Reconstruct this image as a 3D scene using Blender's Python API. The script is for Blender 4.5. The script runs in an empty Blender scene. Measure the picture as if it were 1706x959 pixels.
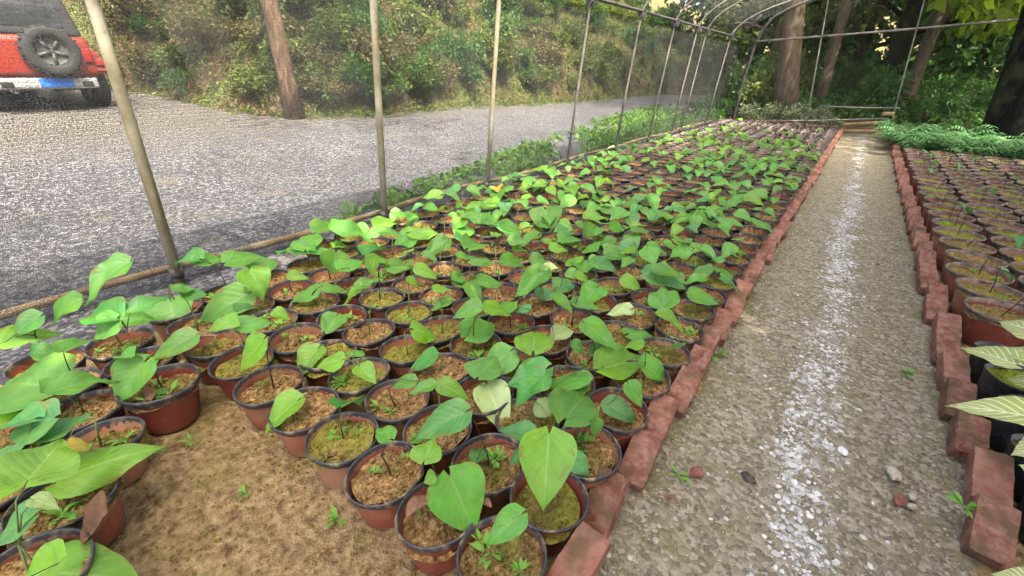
import bpy, bmesh, math, random
import numpy as np
from mathutils import Vector, Matrix, noise as mnoise

random.seed(7); np.random.seed(7)
R = math.radians
SC = bpy.context.scene
COL = SC.collection

# ------------------------------------------------------------------ camera
W0, H0 = 1706.0, 959.0
CH = 1.45                                   # camera height above the bed
VV = np.array([800.0, 1950.0]) - np.array([853.0, 479.5])    # vanishing point of the verticals
PP = np.array([1458.0, 125.0]) - np.array([853.0, 479.5])    # vanishing point of the path
FPX = math.sqrt(-(VV @ PP))
_up = -np.array([VV[0], VV[1], FPX]); _up /= np.linalg.norm(_up)
_Y = np.array([PP[0], PP[1], FPX]); _Y /= np.linalg.norm(_Y)
_X = np.cross(_Y, _up)
cam_d = bpy.data.cameras.new('camera'); cam = bpy.data.objects.new('camera', cam_d); COL.objects.link(cam)
rx = Vector((_X[0], _Y[0], _up[0])); ry = -Vector((_X[1], _Y[1], _up[1])); rz = -Vector((_X[2], _Y[2], _up[2]))
M = Matrix.Identity(4)
for i, v in enumerate((rx, ry, rz)):
    M[0][i], M[1][i], M[2][i] = v
M[2][3] = CH
cam.matrix_world = M
cam_d.sensor_width = 36.0; cam_d.lens = FPX / W0 * 36.0
cam_d.clip_start = 0.02; cam_d.clip_end = 600
SC.camera = cam
CAM = Vector((0, 0, CH))

def ray(px, py):
    r = np.array([px - 853.0, py - 479.5, FPX]); return np.array([r @ _X, r @ _Y, r @ _up])
def at(px, py, z=0.0):                       # the point at height z that the photograph shows at a pixel
    r = ray(px, py); return Vector(r * ((z - CH) / r[2]) + np.array([0, 0, CH]))
def onY(px, py, y):
    r = ray(px, py); return Vector(r * (y / r[1]) + np.array([0, 0, CH]))
def onX(px, py, x):
    r = ray(px, py); return Vector(r * (x / r[0]) + np.array([0, 0, CH]))

# ------------------------------------------------------------------ world, sun, exposure
SUN_EL, SUN_AZ = 60.0, 115.0                  # azimuth: degrees from +Y towards +X
w = bpy.data.worlds.new('World'); SC.world = w; w.use_nodes = True
nt = w.node_tree; nt.nodes.clear()
sky = nt.nodes.new('ShaderNodeTexSky'); sky.sky_type = 'NISHITA'; sky.sun_disc = False
sky.sun_elevation = R(SUN_EL); sky.sun_rotation = R(SUN_AZ); sky.air_density = 0.55; sky.dust_density = 8.0; sky.ozone_density = 0.0
bg = nt.nodes.new('ShaderNodeBackground'); bg.inputs['Strength'].default_value = 0.15
wo = nt.nodes.new('ShaderNodeOutputWorld')
nt.links.new(sky.outputs[0], bg.inputs['Color']); nt.links.new(bg.outputs[0], wo.inputs['Surface'])
sl = bpy.data.lights.new('sun', 'SUN'); sl.energy = 2.2; sl.angle = R(0.5); sl.color = (1.0, 0.92, 0.78)
so = bpy.data.objects.new('sun', sl); COL.objects.link(so)
sd = Vector((math.sin(R(SUN_AZ)) * math.cos(R(SUN_EL)), math.cos(R(SUN_AZ)) * math.cos(R(SUN_EL)), math.sin(R(SUN_EL))))
so.rotation_euler = sd.to_track_quat('Z', 'Y').to_euler(); so.location = (4, 4, 14)
SC.view_settings.view_transform = 'Standard'; SC.view_settings.look = 'None'
SC.view_settings.exposure = 3.0; SC.view_settings.gamma = 1.0
SC.render.engine = 'CYCLES'
SC.cycles.max_bounces = 6; SC.cycles.transparent_max_bounces = 14
SC.cycles.diffuse_bounces = 3; SC.cycles.glossy_bounces = 2; SC.cycles.transmission_bounces = 3

# ------------------------------------------------------------------ material helpers
class NT:
    def __init__(self, name):
        self.m = bpy.data.materials.new(name); self.m.use_nodes = True
        self.t = self.m.node_tree; self.t.nodes.clear()
        self.out = self.n('ShaderNodeOutputMaterial')
    def n(self, typ, **kw):
        x = self.t.nodes.new(typ)
        for k, v in kw.items():
            if k in x.bl_rna.properties and not k.startswith('i_'): setattr(x, k, v)
        return x
    def l(self, a, b): self.t.links.new(a, b)
    def coord(self, which='Object'):
        return self.n('ShaderNodeTexCoord').outputs[which]
    def noise(self, co, scale, detail=4, rough=0.55, dist=0.0):
        x = self.n('ShaderNodeTexNoise'); x.inputs['Scale'].default_value = scale
        x.inputs['Detail'].default_value = detail; x.inputs['Roughness'].default_value = rough
        x.inputs['Distortion'].default_value = dist
        if co is not None: self.l(co, x.inputs['Vector'])
        return x.outputs['Fac']
    def vor(self, co, scale, out='Distance', feature='F1'):
        x = self.n('ShaderNodeTexVoronoi'); x.feature = feature; x.inputs['Scale'].default_value = scale
        self.l(co, x.inputs['Vector']); return x.outputs[out]
    def ramp(self, fac, stops, interp='LINEAR'):
        x = self.n('ShaderNodeValToRGB'); cr = x.color_ramp; cr.interpolation = interp
        while len(cr.elements) < len(stops): cr.elements.new(0.5)
        for e, (p, c) in zip(cr.elements, stops):
            e.position = p; e.color = (*c, 1) if len(c) == 3 else c
        self.l(fac, x.inputs['Fac']); return x.outputs['Color']
    def math(self, op, a, b=None, clamp=False):
        x = self.n('ShaderNodeMath'); x.operation = op; x.use_clamp = clamp
        for i, v in enumerate((a, b)):
            if v is None: continue
            if isinstance(v, (int, float)): x.inputs[i].default_value = v
            else: self.l(v, x.inputs[i])
        return x.outputs[0]
    def mix(self, fac, a, b, mode='MIX'):
        x = self.n('ShaderNodeMix'); x.data_type = 'RGBA'; x.blend_type = mode
        for s, v in ((0, fac), (6, a), (7, b)):
            if isinstance(v, (int, float)): x.inputs[s].default_value = v
            elif isinstance(v, tuple): x.inputs[s].default_value = (*v, 1)
            else: self.l(v, x.inputs[s])
        return x.outputs[2]
    def bump(self, h, strength=0.5, dist=0.02):
        x = self.n('ShaderNodeBump'); x.inputs['Strength'].default_value = strength; x.inputs['Distance'].default_value = dist
        self.l(h, x.inputs['Height']); return x.outputs[0]
    def bsdf(self, color, rough=0.8, normal=None, spec=0.3, metal=0.0):
        x = self.n('ShaderNodeBsdfPrincipled')
        if isinstance(color, tuple): x.inputs['Base Color'].default_value = (*color, 1)
        else: self.l(color, x.inputs['Base Color'])
        if isinstance(rough, (int, float)): x.inputs['Roughness'].default_value = rough
        else: self.l(rough, x.inputs['Roughness'])
        x.inputs['Specular IOR Level'].default_value = spec; x.inputs['Metallic'].default_value = metal
        if normal is not None: self.l(normal, x.inputs['Normal'])
        return x.outputs[0]
    def done(self, sh):
        self.l(sh, self.out.inputs['Surface']); return self.m
    def rand(self): return self.n('ShaderNodeObjectInfo').outputs['Random']
    def sep(self, v):
        x = self.n('ShaderNodeSeparateXYZ'); self.l(v, x.inputs[0]); return x.outputs
    def hsv(self, col, h=None, s=None, v=None):
        x = self.n('ShaderNodeHueSaturation')
        for k, q in (('Hue', h), ('Saturation', s), ('Value', v)):
            if q is None: continue
            if isinstance(q, (int, float)): x.inputs[k].default_value = q
            else: self.l(q, x.inputs[k])
        self.l(col, x.inputs['Color']); return x.outputs[0]
    def maprange(self, v, a, b, c, d):
        x = self.n('ShaderNodeMapRange')
        for i, q in enumerate((a, b, c, d)): x.inputs[i + 1].default_value = q
        self.l(v, x.inputs[0]); return x.outputs[0]

def mat_leaf(name, dark, light, vein, transl=0.35, rough=0.42, spread=0.18, spots=0.0, vw=1.0):
    k = NT(name); uv = k.coord('UV'); o = k.sep(uv)
    r = k.rand()
    geo = k.n('ShaderNodeNewGeometry').outputs['Random Per Island']
    base = k.mix(r, dark, light)
    vx = k.math('ABSOLUTE', k.math('SUBTRACT', o[0], 0.5))             # 0 at the midrib, .5 at the margin
    mid = k.maprange(vx, 0.0, 0.03, 1.0, 0.0)
    ph = k.math('SUBTRACT', o[1], k.math('MULTIPLY', vx, 0.75))
    lat = k.math('ABSOLUTE', k.math('SINE', k.math('MULTIPLY', ph, 24.0)))
    latm = k.maprange(lat, 0.0, 0.16 * vw * vw * 1.3 if vw > 1 else 0.16, min(1, 0.55 * vw), 0.0)
    vm = k.math('MAXIMUM', mid, latm)
    no = k.noise(k.coord('Object'), 3.0, 3)
    base = k.hsv(base, v=k.maprange(no, 0.3, 0.7, 1 - spread, 1 + spread))
    if spots:
        sp = k.noise(k.coord('Object'), 1.6, 2)
        base = k.mix(k.maprange(sp, 0.5, 0.65, 0.0, spots), base, (0.34, 0.30, 0.05))
    oi = k.n('ShaderNodeVectorMath'); oi.operation = 'ADD'; k.l(uv, oi.inputs[0]); cxo = k.n('ShaderNodeCombineXYZ'); k.l(k.math('MULTIPLY', r, 61.0), cxo.inputs[0]); k.l(cxo.outputs[0], oi.inputs[1])
    w1 = k.noise(oi.outputs[0], 5.0, 4, 0.6); edge = k.maprange(vx, 0.2, 0.5, 0.0, 0.16)
    base = k.mix(k.maprange(k.math('ADD', w1, edge), 0.70, 0.75, 0, 0.8), base, (0.20, 0.125, 0.04))
    base = k.mix(k.maprange(k.noise(oi.outputs[0], 2.2, 2), 0.5, 0.75, 0, 0.45), base, k.mix(0.5, light, (0.30, 0.36, 0.06)))
    base = k.hsv(base, h=k.maprange(r, 0, 1, 0.485, 0.512), s=k.maprange(k.noise(oi.outputs[0], 1.1, 1), .3, .7, .95, 1.1))
    colr = k.mix(k.math('MULTIPLY', vm, min(0.95, 0.6 * vw)), base, vein)
    b = k.bump(k.math('ADD', k.math('MULTIPLY', lat, 0.6), k.math('MULTIPLY', k.noise(uv, 30, 2), 0.25)), 0.25, 0.006)
    p = k.bsdf(colr, rough, b, 0.35)
    tr = k.n('ShaderNodeBsdfTranslucent'); k.l(k.hsv(colr, s=1.0, v=1.3), tr.inputs['Color'])
    mx = k.n('ShaderNodeMixShader'); mx.inputs[0].default_value = transl
    k.l(p, mx.inputs[1]); k.l(tr.outputs[0], mx.inputs[2])
    return k.done(mx.outputs[0])

def mat_foliage(name, stops, transl=0.35, rough=0.55, scale=0.8):
    k = NT(name)
    isl = k.n('ShaderNodeNewGeometry').outputs['Random Per Island']
    no = k.noise(k.coord('Object'), scale, 3)
    f = k.math('ADD', k.math('MULTIPLY', isl, 0.55), k.math('MULTIPLY', no, 0.5), True)
    colr = k.ramp(f, stops)
    p = k.bsdf(colr, rough, None, 0.25)
    tr = k.n('ShaderNodeBsdfTranslucent'); k.l(k.hsv(colr, s=1.1, v=1.5), tr.inputs['Color'])
    mx = k.n('ShaderNodeMixShader'); mx.inputs[0].default_value = transl
    k.l(p, mx.inputs[1]); k.l(tr.outputs[0], mx.inputs[2])
    return k.done(mx.outputs[0])

MT = {}
def build_materials():
    MT['leaf_mid'] = mat_leaf('leaf_mid_green', (0.074, 0.225, 0.042), (0.135, 0.325, 0.056), (0.21, 0.37, 0.11))
    MT['leaf_dark'] = mat_leaf('leaf_dark_green', (0.046, 0.175, 0.042), (0.086, 0.25, 0.052), (0.13, 0.30, 0.10), 0.25, 0.36)
    MT['leaf_bright'] = mat_leaf('leaf_bright_green', (0.12, 0.30, 0.036), (0.20, 0.385, 0.052), (0.32, 0.48, 0.17), 0.4)
    MT['leaf_yellow'] = mat_leaf('leaf_yellow', (0.36, 0.32, 0.05), (0.50, 0.36, 0.05), (0.5, 0.45, 0.15))
    MT['leaf_pale'] = mat_leaf('leaf_pale_variegated', (0.30, 0.42, 0.17), (0.36, 0.46, 0.20), (0.55, 0.60, 0.36), 0.25)
    MT['leaf_cream'] = mat_leaf('leaf_cream_veined', (0.25, 0.31, 0.09), (0.33, 0.38, 0.13), (0.74, 0.71, 0.48), 0.2, vw=1.6)
    MT['leaf_blue'] = mat_leaf('leaf_blue_green', (0.060, 0.20, 0.058), (0.105, 0.275, 0.085), (0.17, 0.35, 0.14), 0.25)
    k = NT('dry_leaf'); n = k.noise(k.coord('Object'), 6, 5)
    MT['dry'] = k.done(k.bsdf(k.ramp(n, [(0.3, (0.10, 0.050, 0.028)), (0.7, (0.25, 0.14, 0.08))]), 0.75))
    k = NT('brown_litter'); n = k.noise(k.coord('Object'), 3, 4)
    MT['litter'] = k.done(k.bsdf(k.ramp(n, [(0.3, (0.025, 0.012, 0.008)), (0.7, (0.085, 0.045, 0.030))]), 0.8))
    k = NT('stem_green'); n = k.noise(k.coord('Object'), 20, 3)
    MT['stem'] = k.done(k.bsdf(k.ramp(n, [(0.3, (0.07, 0.10, 0.03)), (0.7, (0.15, 0.20, 0.06))]), 0.6))
    k = NT('stem_dark'); n = k.noise(k.coord('Object'), 30, 3)
    MT['stem_dark'] = k.done(k.bsdf(k.ramp(n, [(0.3, (0.012, 0.010, 0.008)), (0.7, (0.05, 0.035, 0.022))]), 0.7))
    MT['weed'] = mat_foliage('weed_green', [(0.1, (0.06, 0.20, 0.03)), (0.9, (0.20, 0.38, 0.06))], 0.3, 0.5, 4)
    # plastic nursery pot: red-brown, muddy towards soil splashes
    k = NT('pot_plastic'); co = k.coord('Object'); r = k.rand()
    off = k.n('ShaderNodeVectorMath'); off.operation = 'ADD'; k.l(co, off.inputs[0])
    cx = k.n('ShaderNodeCombineXYZ'); k.l(k.math('MULTIPLY', r, 37.0), cx.inputs[0]); k.l(k.math('MULTIPLY', r, 91.0), cx.inputs[1]); k.l(cx.outputs[0], off.inputs[1])
    n1 = k.noise(off.outputs[0], 14, 5, 0.65); n2 = k.noise(off.outputs[0], 60, 4)
    base = k.mix(r, (0.15, 0.032, 0.022), (0.30, 0.105, 0.065))
    dirt = k.math('MULTIPLY', k.maprange(k.math('ADD', n1, k.math('MULTIPLY', k.math('SUBTRACT', r, 0.5), 0.28)), 0.46, 0.64, 0, 1), k.maprange(n2, 0.3, 0.6, 0.25, 1))
    colr = k.mix(k.math('MULTIPLY', dirt, 0.7), base, (0.24, 0.165, 0.085))
    bm_ = k.bump(k.math('ADD', k.noise(off.outputs[0], 9, 3), k.math('MULTIPLY', n2, 0.15)), 0.35, 0.03)
    MT['pot'] = k.done(k.bsdf(colr, k.maprange(dirt, 0, 1, 0.38, 0.8), bm_, 0.4))
    k = NT('pot_rim'); n1 = k.noise(k.coord('Object'), 25, 5, 0.7); r = k.rand()
    d = k.math('MULTIPLY', k.maprange(n1, 0.5, 0.68, 0, 0.9), k.math('ADD', r, 0.25))
    MT['rim'] = k.done(k.bsdf(k.mix(d, (0.030, 0.030, 0.034), (0.26, 0.20, 0.12)), 0.45, None, 0.4))
    k = NT('dusty_pot_rim'); n1 = k.noise(k.coord('Object'), 20, 5, 0.7)
    MT['rim_dusty'] = k.done(k.bsdf(k.mix(k.maprange(n1, 0.36, 0.6, 0, 0.9), (0.05, 0.045, 0.042), (0.24, 0.165, 0.11)), 0.6, None, 0.3))
    def soil(name, a, b, moss, mlo, mhi):
        k = NT(name); co = k.coord('Object'); r = k.rand()
        v = k.n('ShaderNodeVectorMath'); v.operation = 'ADD'; k.l(co, v.inputs[0])
        cx = k.n('ShaderNodeCombineXYZ'); k.l(k.math('MULTIPLY', r, 53.0), cx.inputs[0]); k.l(k.math('MULTIPLY', r, 29.0), cx.inputs[1]); k.l(cx.outputs[0], v.inputs[1]); co = v.outputs[0]
        n1 = k.noise(co, 55, 6, 0.7); n2 = k.noise(co, 9, 5, 0.6); v1 = k.vor(co, 90)
        c1 = k.ramp(n1, [(0.30, tuple(x * 0.22 for x in a)), (0.48, a), (0.68, b)])
        mm = k.math('ADD', n2, k.math('MULTIPLY', k.math('SUBTRACT', r, 0.5), 0.25))
        mf = k.math('MULTIPLY', k.maprange(mm, mlo, mhi, 0, 0.9), k.maprange(n1, 0.3, 0.6, 0.4, 1))
        colr = k.mix(mf, c1, k.mix(n1, tuple(x * 0.5 for x in moss), tuple(x * 1.5 for x in moss)))
        bm_ = k.bump(k.math('ADD', n1, k.math('MULTIPLY', v1, -0.6)), 0.9, 0.02)
        return k.done(k.bsdf(colr, 0.95, bm_, 0.1))
    MT['soil'] = soil('potting_soil', (0.25, 0.145, 0.055), (0.54, 0.355, 0.16), (0.14, 0.135, 0.025), 0.50, 0.66)
    MT['soil_moss'] = soil('mossy_potting_soil', (0.19, 0.125, 0.045), (0.40, 0.28, 0.11), (0.25, 0.245, 0.04), 0.38, 0.56)
    MT['moss'] = soil('thick_moss', (0.12, 0.11, 0.025), (0.27, 0.25, 0.05), (0.24, 0.29, 0.025), 0.3, 0.5)
    # setting
    k = NT('bed_earth'); co = k.coord('Object')
    n1 = k.noise(co, 2.2, 6, 0.6); n2 = k.noise(co, 26, 6, 0.7); n3 = k.noise(co, 5.5, 5, 0.65)
    c1 = k.ramp(n2, [(0.30, (0.085, 0.048, 0.020)), (0.48, (0.29, 0.20, 0.098)), (0.68, (0.50, 0.375, 0.20))])
    c2 = k.mix(k.maprange(n1, 0.50, 0.66, 0, 0.6), c1, k.mix(n2, (0.11, 0.10, 0.022), (0.38, 0.33, 0.10)))
    c3 = k.mix(k.maprange(n3, 0.58, 0.72, 0, 0.55), c2, (0.13, 0.055, 0.032))
    MT['earth'] = k.done(k.bsdf(c3, 0.95, k.bump(k.math('ADD', n2, k.math('MULTIPLY', n3, 1.2)), 1.0, 0.05), 0.1))
    k = NT('path_gravel'); co = k.coord('Object'); xyz = k.sep(co)
    n1 = k.noise(co, 1.6, 6, 0.6); n2 = k.noise(co, 75, 5, 0.75); n3 = k.noise(co, 6, 5, 0.65); v1 = k.vor(co, 55, 'Color'); v2 = k.vor(co, 55)
    sv = k.sep(v1)
    st = k.ramp(sv[0], [(0.1, (0.075, 0.065, 0.045)), (0.5, (0.19, 0.17, 0.125)), (0.95, (0.42, 0.385, 0.30))])
    c1 = k.mix(k.maprange(n2, 0.35, 0.65, 0.15, 0.85), st, (0.225, 0.19, 0.13))
    c1 = k.mix(k.maprange(n3, 0.50, 0.66, 0, 0.55), c1, k.mix(n2, (0.085, 0.10, 0.03), (0.25, 0.22, 0.11)))
    # worn pale line of limestone chips down the middle
    lx = k.math('ADD', xyz[0], k.math('MULTIPLY', k.math('SUBTRACT', n1, 0.5), 0.55))
    dl = k.math('ABSOLUTE', k.math('SUBTRACT', lx, 0.24))
    wl = k.math('MULTIPLY', k.maprange(dl, 0.0, 0.14, 1, 0), k.maprange(k.noise(co, 3.1, 5, 0.75), 0.43, 0.58, 0.0, 1))
    white = k.ramp(sv[1], [(0.0, (0.22, 0.215, 0.20)), (0.45, (0.41, 0.405, 0.38)), (1.0, (0.60, 0.59, 0.56))])
    chip = k.math('LESS_THAN', k.sep(k.vor(co, 48, 'Color'))[2], k.math('MULTIPLY', wl, 0.8)); dust = k.math('MULTIPLY', wl, 0.16)
    c1 = k.mix(dust, c1, (0.40, 0.385, 0.35)); c1 = k.mix(chip, c1, white)
    ed = k.math('ADD', k.maprange(xyz[0], -0.02, -0.24, 0, 1), k.maprange(xyz[0], 0.5, 0.72, 0, 1))
    c1 = k.mix(k.math('MULTIPLY', k.math('MULTIPLY', ed, k.maprange(n3, 0.4, 0.6, 0, 1)), 0.5), c1, k.mix(n2, (0.07, 0.065, 0.03), (0.22, 0.20, 0.10)))
    MT['path'] = k.done(k.bsdf(c1, 0.92, k.bump(k.math('ADD', k.math('MULTIPLY', v2, -0.8), n2), 0.8, 0.010), 0.0))
    k = NT('road_gravel'); co = k.coord('Object')
    n1 = k.noise(co, 0.55, 6, 0.62); n2 = k.noise(co, 55, 6, 0.85); n3 = k.noise(co, 2.6, 5, 0.65)
    v = k.sep(k.vor(co, 42, 'Color'))
    c1 = k.ramp(k.math('ADD', k.math('MULTIPLY', v[0], 0.5), k.math('MULTIPLY', n2, 0.5)), [(0.25, (0.04, 0.042, 0.050)), (0.5, (0.088, 0.088, 0.093)), (0.75, (0.24, 0.24, 0.245))])
    c2 = k.mix(k.maprange(n3, 0.57, 0.72, 0, 0.6), c1, (0.20, 0.17, 0.125))
    c2 = k.mix(k.maprange(k.noise(co, 1.1, 6, 0.7, 0.6), 0.46, 0.66, 0, 0.6), c2, k.mix(n2, (0.025, 0.025, 0.03), (0.11, 0.11, 0.115)))  # dark patches paint dappled tree shade into the gravel colour
    c2 = k.mix(k.maprange(k.math('ADD', k.sep(co)[0], k.math('MULTIPLY', n1, 3.0)), -5.6, -7.6, 0, 0.55), c2, k.mix(n2, (0.06, 0.052, 0.038), (0.17, 0.15, 0.112)))
    c2 = k.mix(k.maprange(n1, 0.60, 0.75, 0, 0.25), c2, (0.17, 0.14, 0.09))
    MT['road'] = k.done(k.bsdf(c2, 0.92, k.bump(n2, 0.8, 0.04), 0.15))
    k = NT('forest_floor'); co = k.coord('Object')
    n1 = k.noise(co, 0.7, 6, 0.6); n2 = k.noise(co, 12, 6, 0.7)
    c1 = k.ramp(n2, [(0.3, (0.025, 0.017, 0.010)), (0.5, (0.085, 0.058, 0.032)), (0.7, (0.20, 0.14, 0.08))])
    c1 = k.mix(k.maprange(n1, 0.45, 0.62, 0, 0.75), c1, k.mix(n2, (0.04, 0.06, 0.015), (0.12, 0.15, 0.04)))
    MT['floor'] = k.done(k.bsdf(c1, 0.95, k.bump(n2, 0.8, 0.08), 0.1))
    # brick
    k = NT('fired_brick'); co = k.coord('Object'); r = k.rand()
    v = k.n('ShaderNodeVectorMath'); v.operation = 'ADD'; k.l(co, v.inputs[0])
    cx = k.n('ShaderNodeCombineXYZ'); k.l(k.math('MULTIPLY', r, 77.0), cx.inputs[0]); k.l(k.math('MULTIPLY', r, 31.0), cx.inputs[2]); k.l(cx.outputs[0], v.inputs[1]); co = v.outputs[0]
    n1 = k.noise(co, 22, 6, 0.7); n2 = k.noise(co, 140, 4, 0.7); n3 = k.noise(co, 7, 4)
    base = k.mix(r, (0.15, 0.050, 0.034), (0.31, 0.125, 0.083))
    c1 = k.mix(k.maprange(n1, 0.38, 0.62, 0, 0.8), base, (0.38, 0.22, 0.165))
    c1 = k.mix(k.maprange(n2, 0.60, 0.75, 0, 0.7), c1, (0.09, 0.04, 0.03))
    c1 = k.mix(k.maprange(n3, 0.48, 0.62, 0, 0.75), c1, (0.12, 0.085, 0.045))
    MT['brick'] = k.done(k.bsdf(c1, 0.93, k.bump(k.math('ADD', n1, n2), 0.9, 0.014), 0.12))
    # stones
    k = NT('chip_stone'); i = k.n('ShaderNodeNewGeometry').outputs['Random Per Island']; n = k.noise(k.coord('Object'), 60, 4)
    MT['stone'] = k.done(k.bsdf(k.mix(n, k.ramp(i, [(0.0, (0.06, 0.05, 0.038)), (0.35, (0.20, 0.165, 0.115)), (0.7, (0.36, 0.31, 0.22)), (1, (0.52, 0.47, 0.38))]), (0.16, 0.14, 0.10)), 0.9, k.bump(n, 0.4, 0.004), 0.04))
    k = NT('white_chip'); i = k.n('ShaderNodeNewGeometry').outputs['Random Per Island']; n = k.noise(k.coord('Object'), 60, 4)
    MT['white_stone'] = k.done(k.bsdf(k.ramp(i, [(0.0, (0.22, 0.21, 0.19)), (0.5, (0.41, 0.40, 0.37)), (1, (0.60, 0.585, 0.55))]), 0.88, k.bump(n, 0.4, 0.004), 0.04))
    k = NT('red_stone'); n = k.noise(k.coord('Object'), 40, 4); MT['red_stone'] = k.done(k.bsdf(k.ramp(n, [(0.3, (0.10, 0.035, 0.025)), (0.7, (0.24, 0.10, 0.075))]), 0.9, k.bump(n, 0.5, 0.01)))
    k = NT('dark_stone'); n = k.noise(k.coord('Object'), 40, 4); MT['dark_stone'] = k.done(k.bsdf(k.ramp(n, [(0.3, (0.03, 0.022, 0.018)), (0.7, (0.09, 0.07, 0.06))]), 0.9, k.bump(n, 0.5, 0.01)))
    # frame
    k = NT('weathered_pole'); co = k.coord('Object'); n1 = k.noise(co, 3, 5, 0.6); n2 = k.noise(co, 40, 4)
    c1 = k.ramp(n1, [(0.3, (0.17, 0.14, 0.075)), (0.5, (0.27, 0.25, 0.17)), (0.7, (0.35, 0.335, 0.27))])
    MT['pole'] = k.done(k.bsdf(k.mix(k.maprange(n2, 0.55, 0.7, 0, 0.5), c1, (0.12, 0.085, 0.04)), 0.6, k.bump(n2, 0.2, 0.004), 0.3))
    k = NT('galvanised_tube'); co = k.coord('Object'); n1 = k.noise(co, 5, 5, 0.6)
    MT['tube'] = k.done(k.bsdf(k.ramp(n1, [(0.3, (0.13, 0.11, 0.095)), (0.7, (0.32, 0.30, 0.28))]), 0.5, None, 0.5, 0.35))
    k = NT('dark_tube'); n1 = k.noise(k.coord('Object'), 8, 4); MT['dark_tube'] = k.done(k.bsdf(k.ramp(n1, [(0.3, (0.03, 0.03, 0.03)), (0.7, (0.075, 0.075, 0.07))]), 0.6))
    k = NT('bamboo'); co = k.coord('Object'); n1 = k.noise(co, 2.2, 5, 0.6); n2 = k.noise(co, 50, 4)
    c1 = k.ramp(n1, [(0.32, (0.15, 0.085, 0.03)), (0.5, (0.30, 0.21, 0.10)), (0.68, (0.42, 0.39, 0.27))])
    MT['bamboo'] = k.done(k.bsdf(k.mix(k.maprange(n2, 0.58, 0.7, 0, 0.6), c1, (0.10, 0.06, 0.03)), 0.55, k.bump(n2, 0.2, 0.004)))
    # knitted shade net: threads of a real weave, gaps see-through
    def net(name, cover, c0, c1, sx=95.0, sy=70.0, g=(210, 60), tl=0.3):
        k = NT(name); uv = k.coord('UV'); o = k.sep(uv)
        mpn = k.n('ShaderNodeMapping'); mpn.inputs['Scale'].default_value = (1.0, 1.5, 1.0); k.l(uv, mpn.inputs[0]); uv = mpn.outputs[0]
        n = k.noise(uv, g[0], 3, 0.7); n2 = k.noise(uv, 1.3, 3); n3 = k.noise(uv, g[1], 4, 0.75)
        a = k.math('SINE', k.math('MULTIPLY', o[1], sy * 6.283))
        zig = k.math('MULTIPLY', k.math('SINE', k.math('MULTIPLY', o[0], sx * 6.283)), 1.4)
        b = k.math('SINE', k.math('ADD', k.math('MULTIPLY', o[1], sy * 6.283 * 0.5), zig))
        s = k.math('ADD', k.math('ADD', k.math('MULTIPLY', a, 0.02), k.math('MULTIPLY', b, 0.02)), k.math('ADD', k.math('MULTIPLY', n, 0.7), k.math('MULTIPLY', n3, 0.6)))
        s = k.math('ADD', s, k.math('MULTIPLY', k.math('SUBTRACT', n2, 0.5), 0.06))
        thr = 0.65 + (0.5 - cover) * 0.75
        al = k.maprange(s, thr - 0.06, thr + 0.06, 0, 1)
        colr = k.mix(k.maprange(n3, 0.42, 0.58, 0, 1), c0, c1)
        p = k.bsdf(colr, 0.7, None, 0.2)
        tr = k.n('ShaderNodeBsdfTranslucent'); k.l(colr, tr.inputs['Color'])
        m1 = k.n('ShaderNodeMixShader'); m1.inputs[0].default_value = tl; k.l(p, m1.inputs[1]); k.l(tr.outputs[0], m1.inputs[2])
        tp = k.n('ShaderNodeBsdfTransparent')
        m2 = k.n('ShaderNodeMixShader'); k.l(al, m2.inputs[0]); k.l(tp.outputs[0], m2.inputs[1]); k.l(m1.outputs[0], m2.inputs[2])
        return k.done(m2.outputs[0])
    MT['net_side'] = net('shade_net_knit', 0.50, (0.005, 0.006, 0.007), (0.08, 0.084, 0.085), 110, 96, (150, 115))
    MT['net_roof'] = net('roof_net_knit', 0.40, (0.08, 0.08, 0.075), (0.18, 0.18, 0.165), 40, 30, (150, 60), 0.75)
    MT['net_end'] = net('end_net_knit', 0.36, (0.15, 0.165, 0.14), (0.29, 0.31, 0.27), 170, 130, (320, 240), 0.5)
    # bark and foliage
    def bark(name, a, b, c):
        k = NT(name); co = k.coord('Object')
        mp = k.n('ShaderNodeMapping'); mp.inputs['Scale'].default_value = (1, 1, 0.22); k.l(co, mp.inputs[0])
        n1 = k.noise(mp.outputs[0], 14, 6, 0.7); n2 = k.noise(co, 2.2, 4)
        cc = k.ramp(n1, [(0.3, a), (0.5, b), (0.72, c)])
        return k.done(k.bsdf(k.mix(k.maprange(n2, 0.5, 0.68, 0, 0.5), cc, (0.09, 0.10, 0.05)), 0.95, k.bump(n1, 0.9, 0.06), 0.1))
    MT['bark_red'] = bark('reddish_bark', (0.035, 0.022, 0.014), (0.12, 0.075, 0.048), (0.25, 0.165, 0.11))
    MT['bark'] = bark('brown_bark', (0.035, 0.025, 0.018), (0.10, 0.07, 0.05), (0.19, 0.14, 0.10))
    MT['bark_dark'] = bark('blackish_bark', (0.006, 0.006, 0.006), (0.014, 0.013, 0.012), (0.03, 0.027, 0.024))
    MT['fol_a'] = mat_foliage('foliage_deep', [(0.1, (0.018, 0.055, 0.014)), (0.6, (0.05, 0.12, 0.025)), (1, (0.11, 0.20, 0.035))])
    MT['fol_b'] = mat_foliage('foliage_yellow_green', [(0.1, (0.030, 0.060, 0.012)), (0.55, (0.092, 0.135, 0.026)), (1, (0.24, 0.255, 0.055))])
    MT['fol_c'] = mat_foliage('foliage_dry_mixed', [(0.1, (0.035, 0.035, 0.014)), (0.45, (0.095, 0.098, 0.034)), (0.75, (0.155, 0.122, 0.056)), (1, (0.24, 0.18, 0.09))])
    MT['fol_painted_glow'] = mat_foliage('foliage_painted_backlight', [(0.1, (0.10, 0.16, 0.02)), (0.55, (0.24, 0.34, 0.04)), (1, (0.42, 0.50, 0.07))], 0.55)  # brighter yellow-green paints backlight into the leaf colour
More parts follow.
